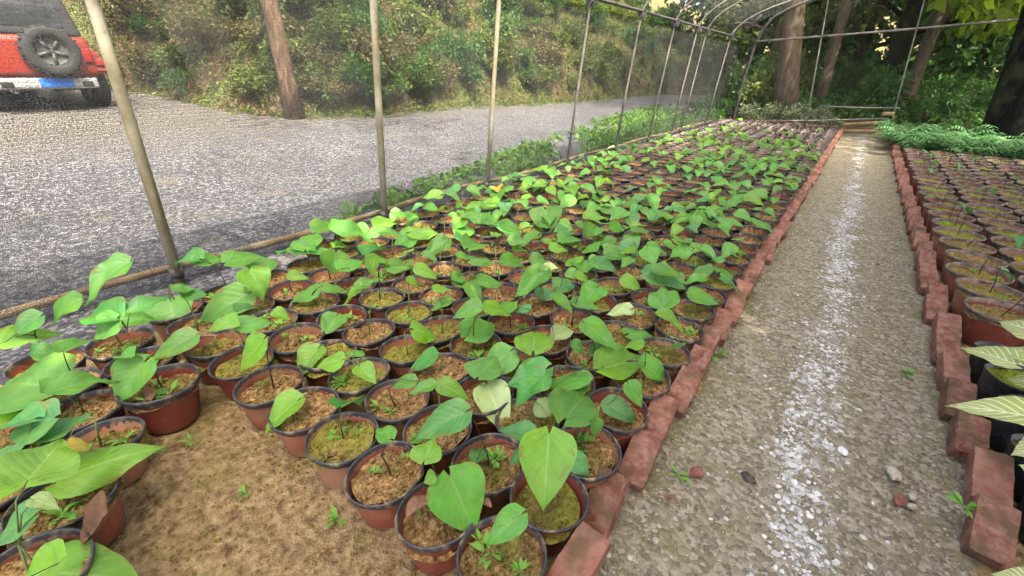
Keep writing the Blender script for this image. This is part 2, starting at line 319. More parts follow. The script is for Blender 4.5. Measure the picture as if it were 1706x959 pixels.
    MT['fol_blue'] = mat_foliage('foliage_blue_green', [(0.1, (0.05, 0.13, 0.045)), (0.6, (0.105, 0.225, 0.085)), (1, (0.22, 0.34, 0.16))], 0.25, 0.45)
    MT['fol_pale'] = mat_foliage('foliage_cream_edged', [(0.1, (0.05, 0.11, 0.04)), (0.55, (0.17, 0.22, 0.11)), (1, (0.42, 0.42, 0.28))], 0.25, 0.5)
    MT['verge'] = mat_foliage('verge_weeds_green', [(0.1, (0.035, 0.10, 0.016)), (0.6, (0.10, 0.22, 0.032)), (1, (0.24, 0.36, 0.07))], 0.35, 0.5, 1.2)
    # vehicle
    k = NT('red_paint'); n = k.noise(k.coord('Object'), 4, 3); MT['red'] = k.done(k.bsdf(k.mix(n, (0.17, 0.015, 0.008), (0.25, 0.029, 0.013)), 0.3, None, 0.5))
    k = NT('black_hardtop'); n = k.noise(k.coord('Object'), 30, 4); MT['black'] = k.done(k.bsdf(k.mix(n, (0.014, 0.015, 0.016), (0.035, 0.035, 0.036)), 0.55))
    k = NT('tyre_rubber'); n = k.noise(k.coord('Object'), 30, 4); MT['rubber'] = k.done(k.bsdf(k.mix(n, (0.012, 0.012, 0.012), (0.03, 0.03, 0.03)), 0.8))
    k = NT('brushed_alloy'); n = k.noise(k.coord('Object'), 12, 4); MT['alloy'] = k.done(k.bsdf(k.mix(n, (0.35, 0.35, 0.36), (0.55, 0.55, 0.55)), 0.45, None, 0.5, 0.5))
    k = NT('silver_bumper'); n = k.noise(k.coord('Object'), 12, 4); MT['silver'] = k.done(k.bsdf(k.mix(n, (0.19, 0.195, 0.20), (0.32, 0.32, 0.32)), 0.45, None, 0.5))
    k = NT('plate_blue'); n = k.noise(k.coord('Object'), 9, 2); MT['blue'] = k.done(k.bsdf(k.mix(n, (0.015, 0.10, 0.42), (0.03, 0.16, 0.52)), 0.4))
    k = NT('dark_glass'); n = k.noise(k.coord('Object'), 2, 2); MT['glass'] = k.done(k.bsdf(k.mix(n, (0.015, 0.018, 0.02), (0.03, 0.033, 0.036)), 0.08, None, 0.6))
    k = NT('lamp_red'); n = k.noise(k.coord('Object'), 20, 2); MT['lamp'] = k.done(k.bsdf(k.mix(n, (0.20, 0.01, 0.01), (0.32, 0.02, 0.02)), 0.2, None, 0.6))
    k = NT('polythene_bag'); co = k.coord('Object'); n = k.noise(co, 12, 5, 0.65); n2 = k.noise(co, 50, 4)
    MT['bag'] = k.done(k.bsdf(k.mix(k.maprange(n2, 0.55, 0.72, 0, 0.5), (0.014, 0.015, 0.017), (0.10, 0.085, 0.06)), 0.35, k.bump(n, 0.7, 0.03), 0.5))
build_materials()

# ------------------------------------------------------------------ object helpers
def obj(name, me, parent=None, mat=None, loc=None):
    o = bpy.data.objects.new(name, me); COL.objects.link(o)
    if mat is not None and me is not None and not me.materials: me.materials.append(mat)
    if parent is not None: o.parent = parent
    if loc is not None: o.location = loc
    return o
def tag(o, label=None, cat=None, group=None, kind=None):
    if label: o['label'] = label
    if cat: o['category'] = cat
    if group: o['group'] = group
    if kind: o['kind'] = kind
    return o
def thing(name, loc, label, cat, group=None, rz=0.0):
    o = bpy.data.objects.new(name, None); COL.objects.link(o); o.location = loc; o.rotation_euler = (0, 0, rz)
    o.empty_display_size = 0.05
    return tag(o, label, cat, group)
def mesh(name, V, F, mat=None, smooth=False, uv=None):
    me = bpy.data.meshes.new(name)
    me.from_pydata([tuple(v) for v in V], [], [tuple(f) for f in F]); me.update()
    if smooth: me.polygons.foreach_set('use_smooth', [True] * len(me.polygons))
    if uv is not None:
        l = me.uv_layers.new(name='UVMap'); idx = np.empty(len(me.loops), dtype=np.int32); me.loops.foreach_get('vertex_index', idx)
        l.data.foreach_set('uv', np.asarray(uv, dtype=np.float32)[idx].ravel())
    if mat is not None: me.materials.append(mat)
    return me
class MB:                                            # mesh builder
    def __init__(self): self.V = []; self.F = []
    def add(self, V, F):
        b = len(self.V); self.V += [tuple(v) for v in V]; self.F += [tuple(i + b for i in f) for f in F]
    def box(self, c, s, rot=None):
        x, y, z = (q / 2 for q in s)
        P = [Vector(p) for p in ((-x,-y,-z),(x,-y,-z),(x,y,-z),(-x,y,-z),(-x,-y,z),(x,-y,z),(x,y,z),(-x,y,z))]
        if rot is not None: P = [rot @ p for p in P]
        c = Vector(c); self.add([p + c for p in P], [(0,3,2,1),(4,5,6,7),(0,1,5,4),(1,2,6,5),(2,3,7,6),(3,0,4,7)])
    def tube(self, pts, rad, seg=8, cap=True):
        pts = [Vector(p) for p in pts]; n = len(pts)
        rads = rad if isinstance(rad, (list, tuple)) else [rad] * n
        V = []; prev = None
        for i, p in enumerate(pts):
            t = (pts[min(i + 1, n - 1)] - pts[max(i - 1, 0)]).normalized()
            a = prev if prev is not None else (Vector((0, 0, 1)) if abs(t.z) < 0.9 else Vector((1, 0, 0)))
            u = (a - t * a.dot(t)).normalized(); v = t.cross(u); prev = u
            for k in range(seg):
                th = 2 * math.pi * k / seg
                V.append(p + (u * math.cos(th) + v * math.sin(th)) * rads[i])
        F = [(i*seg+k, i*seg+(k+1)%seg, (i+1)*seg+(k+1)%seg, (i+1)*seg+k) for i in range(n-1) for k in range(seg)]
        if cap: F += [tuple(range(seg))[::-1], tuple((n-1)*seg+k for k in range(seg))]
        self.add(V, F)
    def lathe(self, prof, seg=24, c=(0, 0, 0), sq=None):
        V = []; F = []; n = len(prof)
        for i, (r, z) in enumerate(prof):
            for k in range(seg):
                th = 2 * math.pi * k / seg; q = r if sq is None else r * sq(th, z)
                V.append((c[0] + q * math.cos(th), c[1] + q * math.sin(th), c[2] + z))
        for i in range(n - 1):
            for k in range(seg): F.append((i*seg+k, i*seg+(k+1)%seg, (i+1)*seg+(k+1)%seg, (i+1)*seg+k))
        self.add(V, F)
    def build(self, name, mat=None, smooth=False): return mesh(name, self.V, self.F, mat, smooth)
def bevelled(me, w, seg=2):
    bm = bmesh.new(); bm.from_mesh(me)
    bmesh.ops.bevel(bm, geom=list(bm.edges), offset=w, segments=seg, affect='EDGES', profile=0.6)
    bm.to_mesh(me); bm.free(); return me
ORD = ('first second third fourth fifth sixth seventh eighth ninth tenth eleventh twelfth thirteenth fourteenth fifteenth sixteenth '
       'seventeenth eighteenth nineteenth twentieth twenty-first twenty-second twenty-third twenty-fourth twenty-fifth twenty-sixth twenty-seventh '
       'twenty-eighth twenty-ninth thirtieth thirty-first thirty-second thirty-third thirty-fourth thirty-fifth thirty-sixth').split()

# ------------------------------------------------------------------ terrain
EDGE = [(-30,-17),(-2,-16),(2.6,-15.2),(4.2,-13.6),(4.4,-10.6),(5.1,-9.5),(6.8,-8.8),(9.5,-9.0),(12,-8.8),(16,-8.6),(21,-8.6),(26,-7.8),(34,-6.6),(45,-4.5),(60,1),(90,14)]
_ey = np.array([e[0] for e in EDGE]); _ex = np.array([e[1] for e in EDGE])
def slope(x): return 0.055 * np.maximum(0, -3.9 - x)
def edge_dist(x, y):                                  # signed distance past the road's far edge
    x = np.asarray(x, float); y = np.asarray(y, float); best = np.full(np.broadcast(x, y).shape, 1e9)
    for (y0, x0), (y1, x1) in zip(EDGE[:-1], EDGE[1:]):
        dx, dy = x1 - x0, y1 - y0; t = np.clip(((x - x0) * dx + (y - y0) * dy) / (dx * dx + dy * dy), 0, 1)
        best = np.minimum(best, np.hypot(x - x0 - t * dx, y - y0 - t * dy))
    return np.where(x < np.interp(y, _ey, _ex), best, -best)
def bumpf(x, y):
    return 0.10 * np.sin(x * 1.9 + 1.3 * np.sin(y * 0.8)) * np.sin(y * 1.3 + 0.7 * np.sin(x)) + 0.18 * np.sin(x * 0.6 + 2) * np.sin(y * 0.5 + 1)
def height(x, y):
    d = edge_dist(x, y); p = np.maximum(d - 0.1, 0)
    h = slope(np.maximum(x, -17)) + 1.15 * (1 - np.exp(-p / 0.7)) + 0.42 * np.minimum(p, 12) + bumpf(x, y) * np.minimum(p, 1.2)
    e = np.maximum(np.asarray(y) - 16.2, 0) * (np.asarray(x) > -4.5)
    h = h + 0.35 * (1 - np.exp(-e / 2.0)) * np.clip((np.asarray(x) + 4.5) / 1.5, 0, 1) + 0.06 * np.minimum(e, 40) * np.clip((np.asarray(x) + 4.5) / 1.5, 0, 1)
    return h
def sheet(name, xs, ys, zf, mat, label=None):
    X, Y = np.meshgrid(xs, ys); Z = zf(X, Y); nx = len(xs)
    V = np.stack([X.ravel(), Y.ravel(), Z.ravel()], 1)
    F = [(j*nx+i, j*nx+i+1, (j+1)*nx+i+1, (j+1)*nx+i) for j in range(len(ys)-1) for i in range(nx-1)]
    o = obj(name, mesh(name, V, F, mat, True)); tag(o, label, None, None, 'structure'); return o
xs = np.concatenate([np.linspace(-70, -22, 13)[:-1], np.linspace(-22, -3, 77)[:-1], np.linspace(-3, 6, 19)[:-1], np.linspace(6, 70, 17)])
ys = np.concatenate([np.linspace(-30, -4, 9)[:-1], np.linspace(-4, 36, 121)[:-1], np.linspace(36, 120, 22)])
sheet('ground', xs, ys, lambda x, y: height(x, y) - 0.02 - 0.10 * ((edge_dist(x, y) < -0.25) & (x < -2.6)), MT['floor'], 'leaf litter and earth of the ground and the bank')
def road_z(x, y):
    return slope(x) - 0.004 + 0.02 * np.sin(x * 1.7 + y * 0.4) * np.clip((-x - 4.2), 0, 1)
ry_ = np.concatenate([np.linspace(-14, 36, 126)[:-1], np.linspace(36, 60, 25)])
rows = []
for y in ry_:
    e = float(np.interp(y, _ey, _ex)) - 0.15
    rows.append([(x, y, float(road_z(np.array(x), np.array(y)))) for x in np.linspace(e, -2.93, 27)])
V = [p for r in rows for p in r]; n = 27
F = [(j*n+i, j*n+i+1, (j+1)*n+i+1, (j+1)*n+i) for j in range(len(rows)-1) for i in range(n-1)]
tag(obj('road', mesh('road', V, F, MT['road'], True)), 'pale grey gravel road beyond the net', None, None, 'structure')
def bed_z(x, y):
    return 0.0 + 0.012 * np.sin(x * 9 + np.sin(y * 7)) * np.sin(y * 11 + 1) + 0.006 * np.sin(x * 31) * np.sin(y * 27)
tag(sheet('seedling_bed', np.linspace(-2.98, -0.24, 60), np.linspace(-2, 15.9, 220), bed_z, MT['earth']), 'brown mossy earth of the seedling bed')
tag(sheet('mossy_bed', np.linspace(0.735, 7.0, 60), np.linspace(-2, 15.9, 120), bed_z, MT['earth']), 'earth under the mossy pots')
def path_z(x, y): return 0.008 + 0.006 * np.sin(x * 13 + np.sin(y * 5)) * np.sin(y * 9) - 0.012 * np.exp(-((x - 0.5) / 0.16) ** 2) - 0.01 * np.exp(-((x + 0.02) / 0.14) ** 2)
tag(sheet('path', np.linspace(-0.36, 0.83, 40), np.linspace(-1.5, 16.2, 300), path_z, MT['path']), 'gritty footpath between the two brick edgings')

# ------------------------------------------------------------------ leaves
def leaf_mesh(name, mat, aspect=0.66, droop=0.28, fold=0.22, lobe=0.14, acu=1.0, wave=0.02, seed=0, n=13, m=3):
    """unit leaf along +Y, width +-0.5 along X"""
    rng = random.Random(seed); V = []; UV = []
    for i in range(n + 1):
        t = i / n
        wd = math.sin(math.pi * min(1, t ** 0.55 * 0.98 + 0.02)) ** 0.85 * (1 - 0.25 * t)
        wd = wd / 0.86 * 0.5
        if t > 0.75: wd *= 1 - acu * 0.35 * ((t - 0.75) / 0.25)
        wd = max(wd, 0.006)
        if i == n: wd = 0.003
        for j in range(-m, m + 1):
            s = j / m
            x = s * wd; y = t - lobe * abs(s) ** 1.6 * (1 - t) ** 3
            z = fold * abs(x) * 0.9 - droop * t ** 2.2 + wave * math.sin(t * 11 + s * 3 + seed) * abs(s) + 0.012 * math.cos((t - 0.37 * abs(s)) * 24) * abs(s) ** 0.5 * 0.8
            V.append((x, y, z)); UV.append((0.5 + s * 0.5 * min(1, wd / 0.3 + 0.3), t))
    k = 2 * m + 1
    F = [(i*k+j, i*k+j+1, (i+1)*k+j+1, (i+1)*k+j) for i in range(n) for j in range(k - 1)]
    return mesh(name, V, F, mat, True, UV)
LEAF = {}
for key in ('leaf_mid', 'leaf_dark', 'leaf_bright', 'leaf_yellow', 'leaf_pale', 'leaf_blue', 'leaf_cream'):
    LEAF[key] = [leaf_mesh('%s_shape' % key, MT[key], droop=dr, fold=fo, lobe=lo, wave=wv, seed=q)
                 for q, (dr, fo, lo, wv) in enumerate(((0.24, 0.2, 0.14, 0.02), (0.34, 0.32, 0.18, 0.03), (0.14, 0.12, 0.1, 0.015), (0.28, -0.12, 0.16, 0.035), (0.2, 0.42, 0.12, 0.02), (0.42, 0.25, 0.08, 0.055), (0.05, 0.3, 0.2, 0.05)))]
def leaf_matrix(base, tip, width, nhint, roll=0.0):
    base = Vector(base); tip = Vector(tip); a = tip - base; L = a.length; a.normalize()
    nn = Vector(nhint); nn = (nn - a * nn.dot(a)).normalized()
    if roll: nn = Matrix.Rotation(roll, 3, a) @ nn
    x = a.cross(nn)
    Mx = Matrix.Identity(4)
    for i, (v, s) in enumerate(((x, width), (a, L), (nn, L))):
        for r_ in range(3): Mx[r_][i] = v[r_] * s
    for r_ in range(3): Mx[r_][3] = base[r_]
    return Mx
def add_leaf(parent, key, base, tip, width, nhint, roll=0.0, rng=random, name='leaf'):
    o = bpy.data.objects.new(name, rng.choice(LEAF[key])); COL.objects.link(o)
    o.parent = parent
    o.matrix_basis = leaf_matrix(base, tip, width, nhint, roll)
    return o
def stem_mesh(top, ends, r0=0.0035, dark=False, base=(0, 0, 0.15)):
    mb = MB(); top = Vector(top); b = Vector(base)
    mid = (b + top) / 2 + Vector((random.uniform(-.008, .008), random.uniform(-.008, .008), 0))
    mb.tube([b, mid, top], [r0, r0 * .9, r0 * .75], 5)
    for e in ends:
        e = Vector(e); c = (top + e) / 2 + Vector((0, 0, 0.25 * (e - top).length))
        mb.tube([top - (top - b) * 0.05, c, e], [r0 * .6, r0 * .5, r0 * .42], 4)
    return mb.build('stem', MT['stem_dark' if dark else 'stem'], True)

# ------------------------------------------------------------------ pot kit
POT_H = 0.185
def pot_shape(seed, R_=0.128, hgt=POT_H, dent=0.0, rimmat='rim'):
    rng = random.Random(seed); a, b, c = rng.uniform(0, 6), rng.uniform(0, 6), rng.uniform(0, 6)
    def sq(th, z): return 1 + 0.018 * math.sin(2 * th + a) + 0.010 * math.sin(3 * th + b) + dent * max(0, math.sin(th + c)) ** 6 * math.sin(min(1, z / hgt) * math.pi)
    mb = MB(); mb.lathe([(0.02, 0.002), (R_*.68, 0.0), (R_*.715, 0.008), (R_*.79, hgt*.35), (R_*.86, hgt*.66), (R_*.915, hgt*.9)], 28, sq=sq)
    wall = mb.build('pot_wall', MT['pot'], True)
    mb = MB(); mb.lathe([(R_*.905, hgt*.885), (R_*.965, hgt*.90), (R_*.985, hgt*.93), (R_*.99, hgt*.975), (R_*.975, hgt), (R_*.945, hgt*1.0), (R_*.925, hgt*.975), (R_*.90, hgt*.80)], 32, sq=sq)
    return wall, mb.build('pot_rim', MT[rimmat], True)
POTS = [pot_shape(s, dent=d) for s, d in ((1, 0), (2, -0.07), (3, .03), (4, -0.15), (5, -0.10), (6, 0), (7, .05))]
def soil_mesh(seed, R_=0.117, z0=0.150, mat=None, crumbs=170, rough=0.015, rings=11, seg=34):
    rng = random.Random(seed); off = Vector((seed * 7.3, seed * 3.1, 0)); V = [(0, 0, z0 + rough * 1.2)]; F = []
    def zz(x, y):
        p = Vector((x, y, 0)); return z0 + rough * 1.6 * mnoise.noise(p * 14 + off) + rough * 0.9 * mnoise.noise(p * 45 + off) + rough * .4 * mnoise.noise(p * 110 + off) + 0.008 * (1 - (x*x + y*y) / R_**2)
    for i in range(1, rings + 1):
        for k in range(seg):
            th = 2 * math.pi * (k + 0.5 * (i % 2)) / seg; r_ = R_ * i / rings
            x, y = r_ * math.cos(th), r_ * math.sin(th); V.append((x, y, zz(x, y)))
    for k in range(seg): F.append((0, 1 + k, 1 + (k + 1) % seg))
    for i in range(rings - 1):
        for k in range(seg):
            a = 1 + i*seg + k; b = 1 + i*seg + (k+1) % seg; F.append((a, a + seg, b + seg, b))
    ico_v, ico_f = ICO
    for _ in range(crumbs):
        th = rng.uniform(0, 6.283); r_ = R_ * math.sqrt(rng.random()) * .96; x, y = r_ * math.cos(th), r_ * math.sin(th)
        s = rng.uniform(0.002, 0.0072) * (1.7 if rng.random() < .12 else 1); b = len(V); z = zz(x, y)
        for v in ico_v: V.append((x + v[0]*s*rng.uniform(.7,1.2), y + v[1]*s*rng.uniform(.7,1.2), z + s*.25 + v[2]*s*rng.uniform(.5,1)))
        F += [tuple(i + b for i in f) for f in ico_f]
    return mesh('soil', V, F, mat, True)
def _ico():
    bm = bmesh.new(); bmesh.ops.create_icosphere(bm, subdivisions=1, radius=1)
    bm.verts.ensure_lookup_table(); v = [tuple(x.co) for x in bm.verts]; f = [tuple(q.index for q in p.verts) for p in bm.faces]; bm.free(); return v, f
ICO = _ico()
SOILS = [soil_mesh(s, mat=MT['soil'] if s % 3 else MT['soil_moss']) for s in range(8)]
def weed_mesh(seed):
    rng = random.Random(seed); mb = MB()
    for _ in range(rng.randint(7, 14)):
        th = rng.uniform(0, 6.283); L = rng.uniform(.012, .03); el = rng.uniform(.2, 1.1); r0 = rng.uniform(0, .012)
        d = Vector((math.cos(th)*math.cos(el), math.sin(th)*math.cos(el), math.sin(el))); s = Vector((-math.sin(th), math.cos(th), 0))
        p = Vector((math.cos(th)*r0, math.sin(th)*r0, 0)); a = p + d*L*.8; w_ = L*.28
        t2 = a + (d + Vector((0,0,-.5))).normalized()*L*.8
        mb.add([p + s*.0008, p - s*.0008, a - s*w_, a + s*w_, t2], [(0,1,2,3), (3,2,4)])
    return mb.build('weed', MT['weed'], True)
WEEDS = [weed_mesh(s) for s in range(5)]
def dead_mesh(seed):
    rng = random.Random(seed); V = []; n, m = 8, 2
    for i in range(n + 1):
        t = i / n; wd = max(.02, math.sin(math.pi * (t*.96+.02)) ** .8 * .26)
        for j in range(-m, m + 1):
            s = j / m; V.append((s*wd*math.cos(s*.9*t), t - .5, abs(s)**1.4*.22*wd/.26 + .12*math.sin(t*5+seed) + .03*rng.uniform(-1, 1)))
    k = 2*m+1; F = [(i*k+j, i*k+j+1, (i+1)*k+j+1, (i+1)*k+j) for i in range(n) for j in range(k-1)]
    return mesh('dry_leaf', V, F, MT['dry'], True)
DEAD = [dead_mesh(s) for s in range(4)]

# ------------------------------------------------------------------ seedling bed: where the pots stand
ROW0, DROW, COL0, DCOL = 0.645, 0.264, -0.462, 0.251
rngp = random.Random(11)
slots = []                                            # (x, y, row, col)
for r_ in range(0, 54):
    y = ROW0 + DROW * r_
    ncol = 10 if y < 1.6 else (11 if y < 3.2 else 12)
    for c_ in range(ncol):
        x = COL0 - DCOL * c_
        if x < -3.22: continue
        slots.append((x + rngp.uniform(-.008, .008), y + rngp.uniform(-.012, .012), r_, c_))
special = [(-2.05, .345, 'big dark red seedling pot standing alone at the corner of the bare earth', 1.08),
           (-1.87, .10, 'half hidden seedling pot between the bare earth and the mossy narrow pot', .98),
           (-2.12, .11, 'narrow mossy seedling pot behind the bright drooping leaves', .98),
           (-2.31, .36, 'seedling pot wedged behind the big dark red corner pot', 1.0),
           (-2.36, .10, 'wide mossy seedling pot below the broad overlapping pale leaves', 1.0),
           (-1.66, -.04, 'mossy seedling pot with tiny clover beside the bare earth, under the long pointed leaf', 1.04),
           (-1.43, -.16, 'seedling pot with a curled brown leaf across its rim, by the bare earth', 1.06),
           (-1.22, -.30, 'partly cut off seedling pot lowest beside the bare earth', 1.0),
           (-1.92, -.17, 'seedling pot with crumbly soil under the bright yellowish heart leaf', 1.0),
           (-2.17, -.15, 'shaded seedling pot below the yellow old leaf', 1.0),
           (-1.68, -.31, 'seedling pot under the dark glossy leaf at the edge of view', 1.0),
           (-2.43, -.14, 'seedling pot in deep shade under blue green leaves', 1.0),
           (-2.57, .36, 'seedling pot under the long leaves beside the net, level with the dark red corner pot', 1.0),
           (-2.62, .10, 'outermost seedling pot by the net under pale leaves', 1.0)]
allpots = [dict(x=x, y=y, r=r_, c=c_, s=1.0, lab=None) for x, y, r_, c_ in slots] + [dict(x=x, y=y, r=-1, c=i, s=s, lab=l) for i, (x, y, l, s) in enumerate(special)]
for p in allpots: p['d'] = math.dist((p['x'], p['y'], .2), CAM); p['hand'] = []
PX = np.array([(p['x'], p['y']) for p in allpots])

# leaves read off the photograph: base pixel, tip pixel, width in pixels, colour, drop of the tip (m)
K = dict(m='leaf_mid', d='leaf_dark', b='leaf_bright', y='leaf_yellow', p='leaf_pale', u='leaf_blue')
LV = []
def L_(z, ox, oy, rows):
    for a, b, c, d, w_, k_, dr in rows: LV.append((ox + a / z, oy + b / z, ox + c / z, oy + d / z, w_ / z, K[k_], dr))
L_(2.6656, 480, 600, [(1160,325,1145,680,215,'b',.17),(720,515,850,782,225,'m',.13),(1030,690,865,820,105,'m',.05),(1235,255,1345,100,190,'m',.0),(1325,115,1140,85,100,'m',.02),
 (885,110,985,325,150,'p',.12),(1140,60,985,165,150,'d',.05),(845,72,925,-38,150,'m',-.02),(675,105,815,172,80,'b',.05),(562,92,443,108,55,'m',.02),(642,112,532,148,52,'m',.03),
 (785,230,540,338,100,'d',.05),(605,445,640,345,185,'b',-.01),(455,348,385,300,75,'m',.01),(1150,248,1088,128,85,'p',-.02),(1070,345,925,265,90,'u',.02),(1052,408,978,462,55,'d',.04),
 (1262,432,1345,518,85,'u',.05),(1418,200,1587,274,75,'u',.05),(1515,108,1580,208,72,'m',.06),(1365,255,1370,352,48,'m',.08),(840,440,870,360,65,'d',.02),(650,510,600,545,60,'b',.02)])
L_(3.5521, 780, 380, [(800,830,1068,765,130,'b',.05),(1010,800,1255,910,130,'m',.08),(690,560,900,712,165,'m',.07),(385,722,390,560,205,'b',-.04),(508,650,640,585,85,'p',.0),(955,625,1142,600,85,'m',.03),
 (1035,700,905,680,65,'b',.02),(1135,515,1312,598,85,'b',.05),(1160,466,1145,335,150,'m',-.03),(1055,275,1325,330,95,'u',.04),(1100,250,1290,270,70,'m',.03),(1310,395,1512,440,80,'m',.04),
 (450,415,468,320,120,'u',-.02),(520,350,655,310,70,'u',.02),(690,258,690,140,140,'m',-.02),(620,440,800,470,75,'m',.03),(955,480,812,510,60,'p',.02),(502,412,640,500,60,'m',.06),(760,215,910,235,75,'u',.03),
 (275,490,100,455,60,'m',.03),(360,480,265,480,70,'u',.03),(15,330,85,470,90,'m',.09),(60,320,220,330,50,'m',.03),(440,260,275,415,125,'m',.10),(-5,640,185,525,120,'m',.02),(245,730,60,870,180,'m',.06),
 (455,835,215,930,175,'d',.05),(700,880,450,900,110,'m',.04),(915,300,1045,370,85,'b',.05),(630,270,720,320,45,'b',.04),(1260,690,1170,675,45,'m',.05),(740,740,900,735,80,'u',.04),(620,690,710,740,80,'d',.05)])
L_(3.5521, 0, 350, [(768,305,420,492,100,'m',.08),(485,520,238,650,75,'m',.06),(705,640,485,590,150,'d',.01),(712,640,922,632,95,'m',.03),(1010,540,1036,712,215,'m',.11),(1468,495,1112,688,125,'m',.10),
 (1168,290,1000,278,105,'d',.02),(1165,310,1362,265,90,'m',.02),(1340,310,1560,250,105,'m',.02),(1500,350,1655,260,90,'m',.01),(1480,350,1572,505,150,'b',.12),(1405,690,1625,650,110,'m',.03),(1395,690,1200,690,70,'b',.03),
 (1560,765,1405,955,150,'b',.13),(1155,740,875,885,115,'m',.05),(690,648,560,770,120,'m',.08),(780,870,685,840,60,'m',.02),(235,630,35,745,90,'d',.05),(20,785,375,690,60,'b',.02),(190,850,392,820,90,'d',.02),
 (375,840,545,740,90,'m',.01),(1025,480,1185,440,55,'m',.02),(1080,500,1235,490,80,'d',.03),(800,590,1005,500,100,'d',.0),(1400,600,1545,560,50,'d',.02),(1625,600,1715,640,65,'b',.03)])
L_(2.6656, 0, 600, [(235,120,-70,60,190,'m',.02),(212,148,525,25,95,'m',.02),(640,10,485,205,115,'m',.12),(240,255,20,330,130,'u',.04),(150,260,-60,280,100,'u',.02),(200,350,408,230,85,'u',.01),
 (125,530,270,350,190,'b',.0),(130,525,-120,560,150,'b',.03),(268,525,708,348,120,'b',-.02),(285,385,402,400,60,'y',.03),(180,940,640,962,190,'b',.06),(150,690,-60,800,110,'u',.05),(150,618,262,655,45,'p',.03),
 (20,440,-100,420,120,'u',.03),(300,700,345,665,45,'m',.0),(260,900,60,1010,150,'b',.04)])
L_(5.64, 680, 360, [(370,225,112,395,120,'m',.08),(25,150,332,100,62,'b',.01),(490,160,645,80,90,'m',.0),(690,60,925,80,85,'m',.03),(870,90,1085,155,90,'m',.05),(570,295,725,190,95,'m',.02),(960,240,1118,235,120,'b',.01),
 (1290,-60,1320,155,290,'m',.14),(1455,245,1645,200,75,'m',.01),(1345,310,1528,295,70,'b',.02),(588,410,858,380,100,'m',.03),(912,445,1165,440,85,'m',.05),(1205,440,1455,435,115,'p',.03),(68,480,287,585,105,'b',.07),
 (1270,530,1003,778,170,'m',.11),(0,600,132,675,80,'b',.06),(415,595,590,530,62,'m',.01),(430,620,632,655,75,'m',.04),(255,700,418,660,115,'b',.02),(650,640,915,660,80,'m',.05),(385,800,200,890,90,'m',.05),
 (672,830,408,955,85,'m',.06),(725,865,1005,905,85,'b',.05),(430,200,570,250,90,'u',.05),(20,450,-60,440,90,'m',.02),(1010,320,1155,300,60,'b',.03),(460,380,590,375,45,'m',.02)])
L_(5.64, 400, 340, [(620,420,665,222,210,'m',-.03),(640,455,325,440,105,'d',.03),(650,435,905,455,75,'d',.03),(860,240,1285,245,105,'m',.05),(740,250,965,140,90,'m',.0),(900,455,876,670,270,'m',.14),(940,608,1165,500,100,'m',.01),
 (1275,485,1220,688,140,'b',.12),(1280,545,1450,570,85,'m',.05),(1395,600,1640,585,80,'m',.04),(1185,480,1375,370,130,'d',.01),(1310,255,1125,318,70,'m',.03),(1318,265,1552,268,65,'m',.03),(880,405,1048,340,70,'b',.0),
 (460,672,665,688,55,'b',.03),(1125,785,1312,690,70,'m',.0),(780,775,1015,775,70,'m',.04),(720,805,428,885,95,'m',.05),(1135,795,968,948,100,'b',.10),(1470,95,1672,40,60,'m',.0),(1290,205,1510,120,40,'b',.0)])
L_(5.64, 800, 240, [(40,720,245,720,95,'m',.05),(190,780,400,830,100,'u',.06),(280,905,440,900,125,'m',.0),(480,0,480,0,0,'m',0),(1000,860,1225,835,95,'m',.05),(1220,770,1395,880,115,'m',.09),(1420,790,1610,740,70,'m',.02),
 (780,915,970,880,85,'m',.04),(740,820,915,810,75,'u',.04),(915,755,1062,780,70,'m',.04),(1010,700,1228,700,80,'b',.04),(550,500,672,555,60,'m',.05),(690,520,800,530,50,'m',.03),(1130,250,1258,250,90,'m',.03),(740,400,855,385,50,'b',.03)])
LV = [v for v in LV if v[4] > 0]
for (bx, by, tx, ty, wpx, key, dr) in LV:
    best = None
    for z in np.linspace(0.21, 0.46, 26):
        b_ = at(bx, by, z); d = np.hypot(PX[:, 0] - b_.x, PX[:, 1] - b_.y); i = int(d.argmin())
        cst = d[i] + 0.35 * abs(z - 0.29) + 0.04 * len(allpots[i]['hand'])
        if best is None or cst < best[0]: best = (cst, z, i, b_)
    _, z, i, b_ = best; t_ = at(tx, ty, max(z - dr, 0.13))
    if (t_ - b_).length > 0.34: t_ = b_ + (t_ - b_) * (0.34 / (t_ - b_).length)
    wd = wpx * ((b_ + t_) / 2 - CAM).length / FPX * 1.02
    wd = min(max(wd, (t_ - b_).length * 0.55), (t_ - b_).length * 1.1)
    allpots[i]['hand'].append((b_, t_, wd, key))

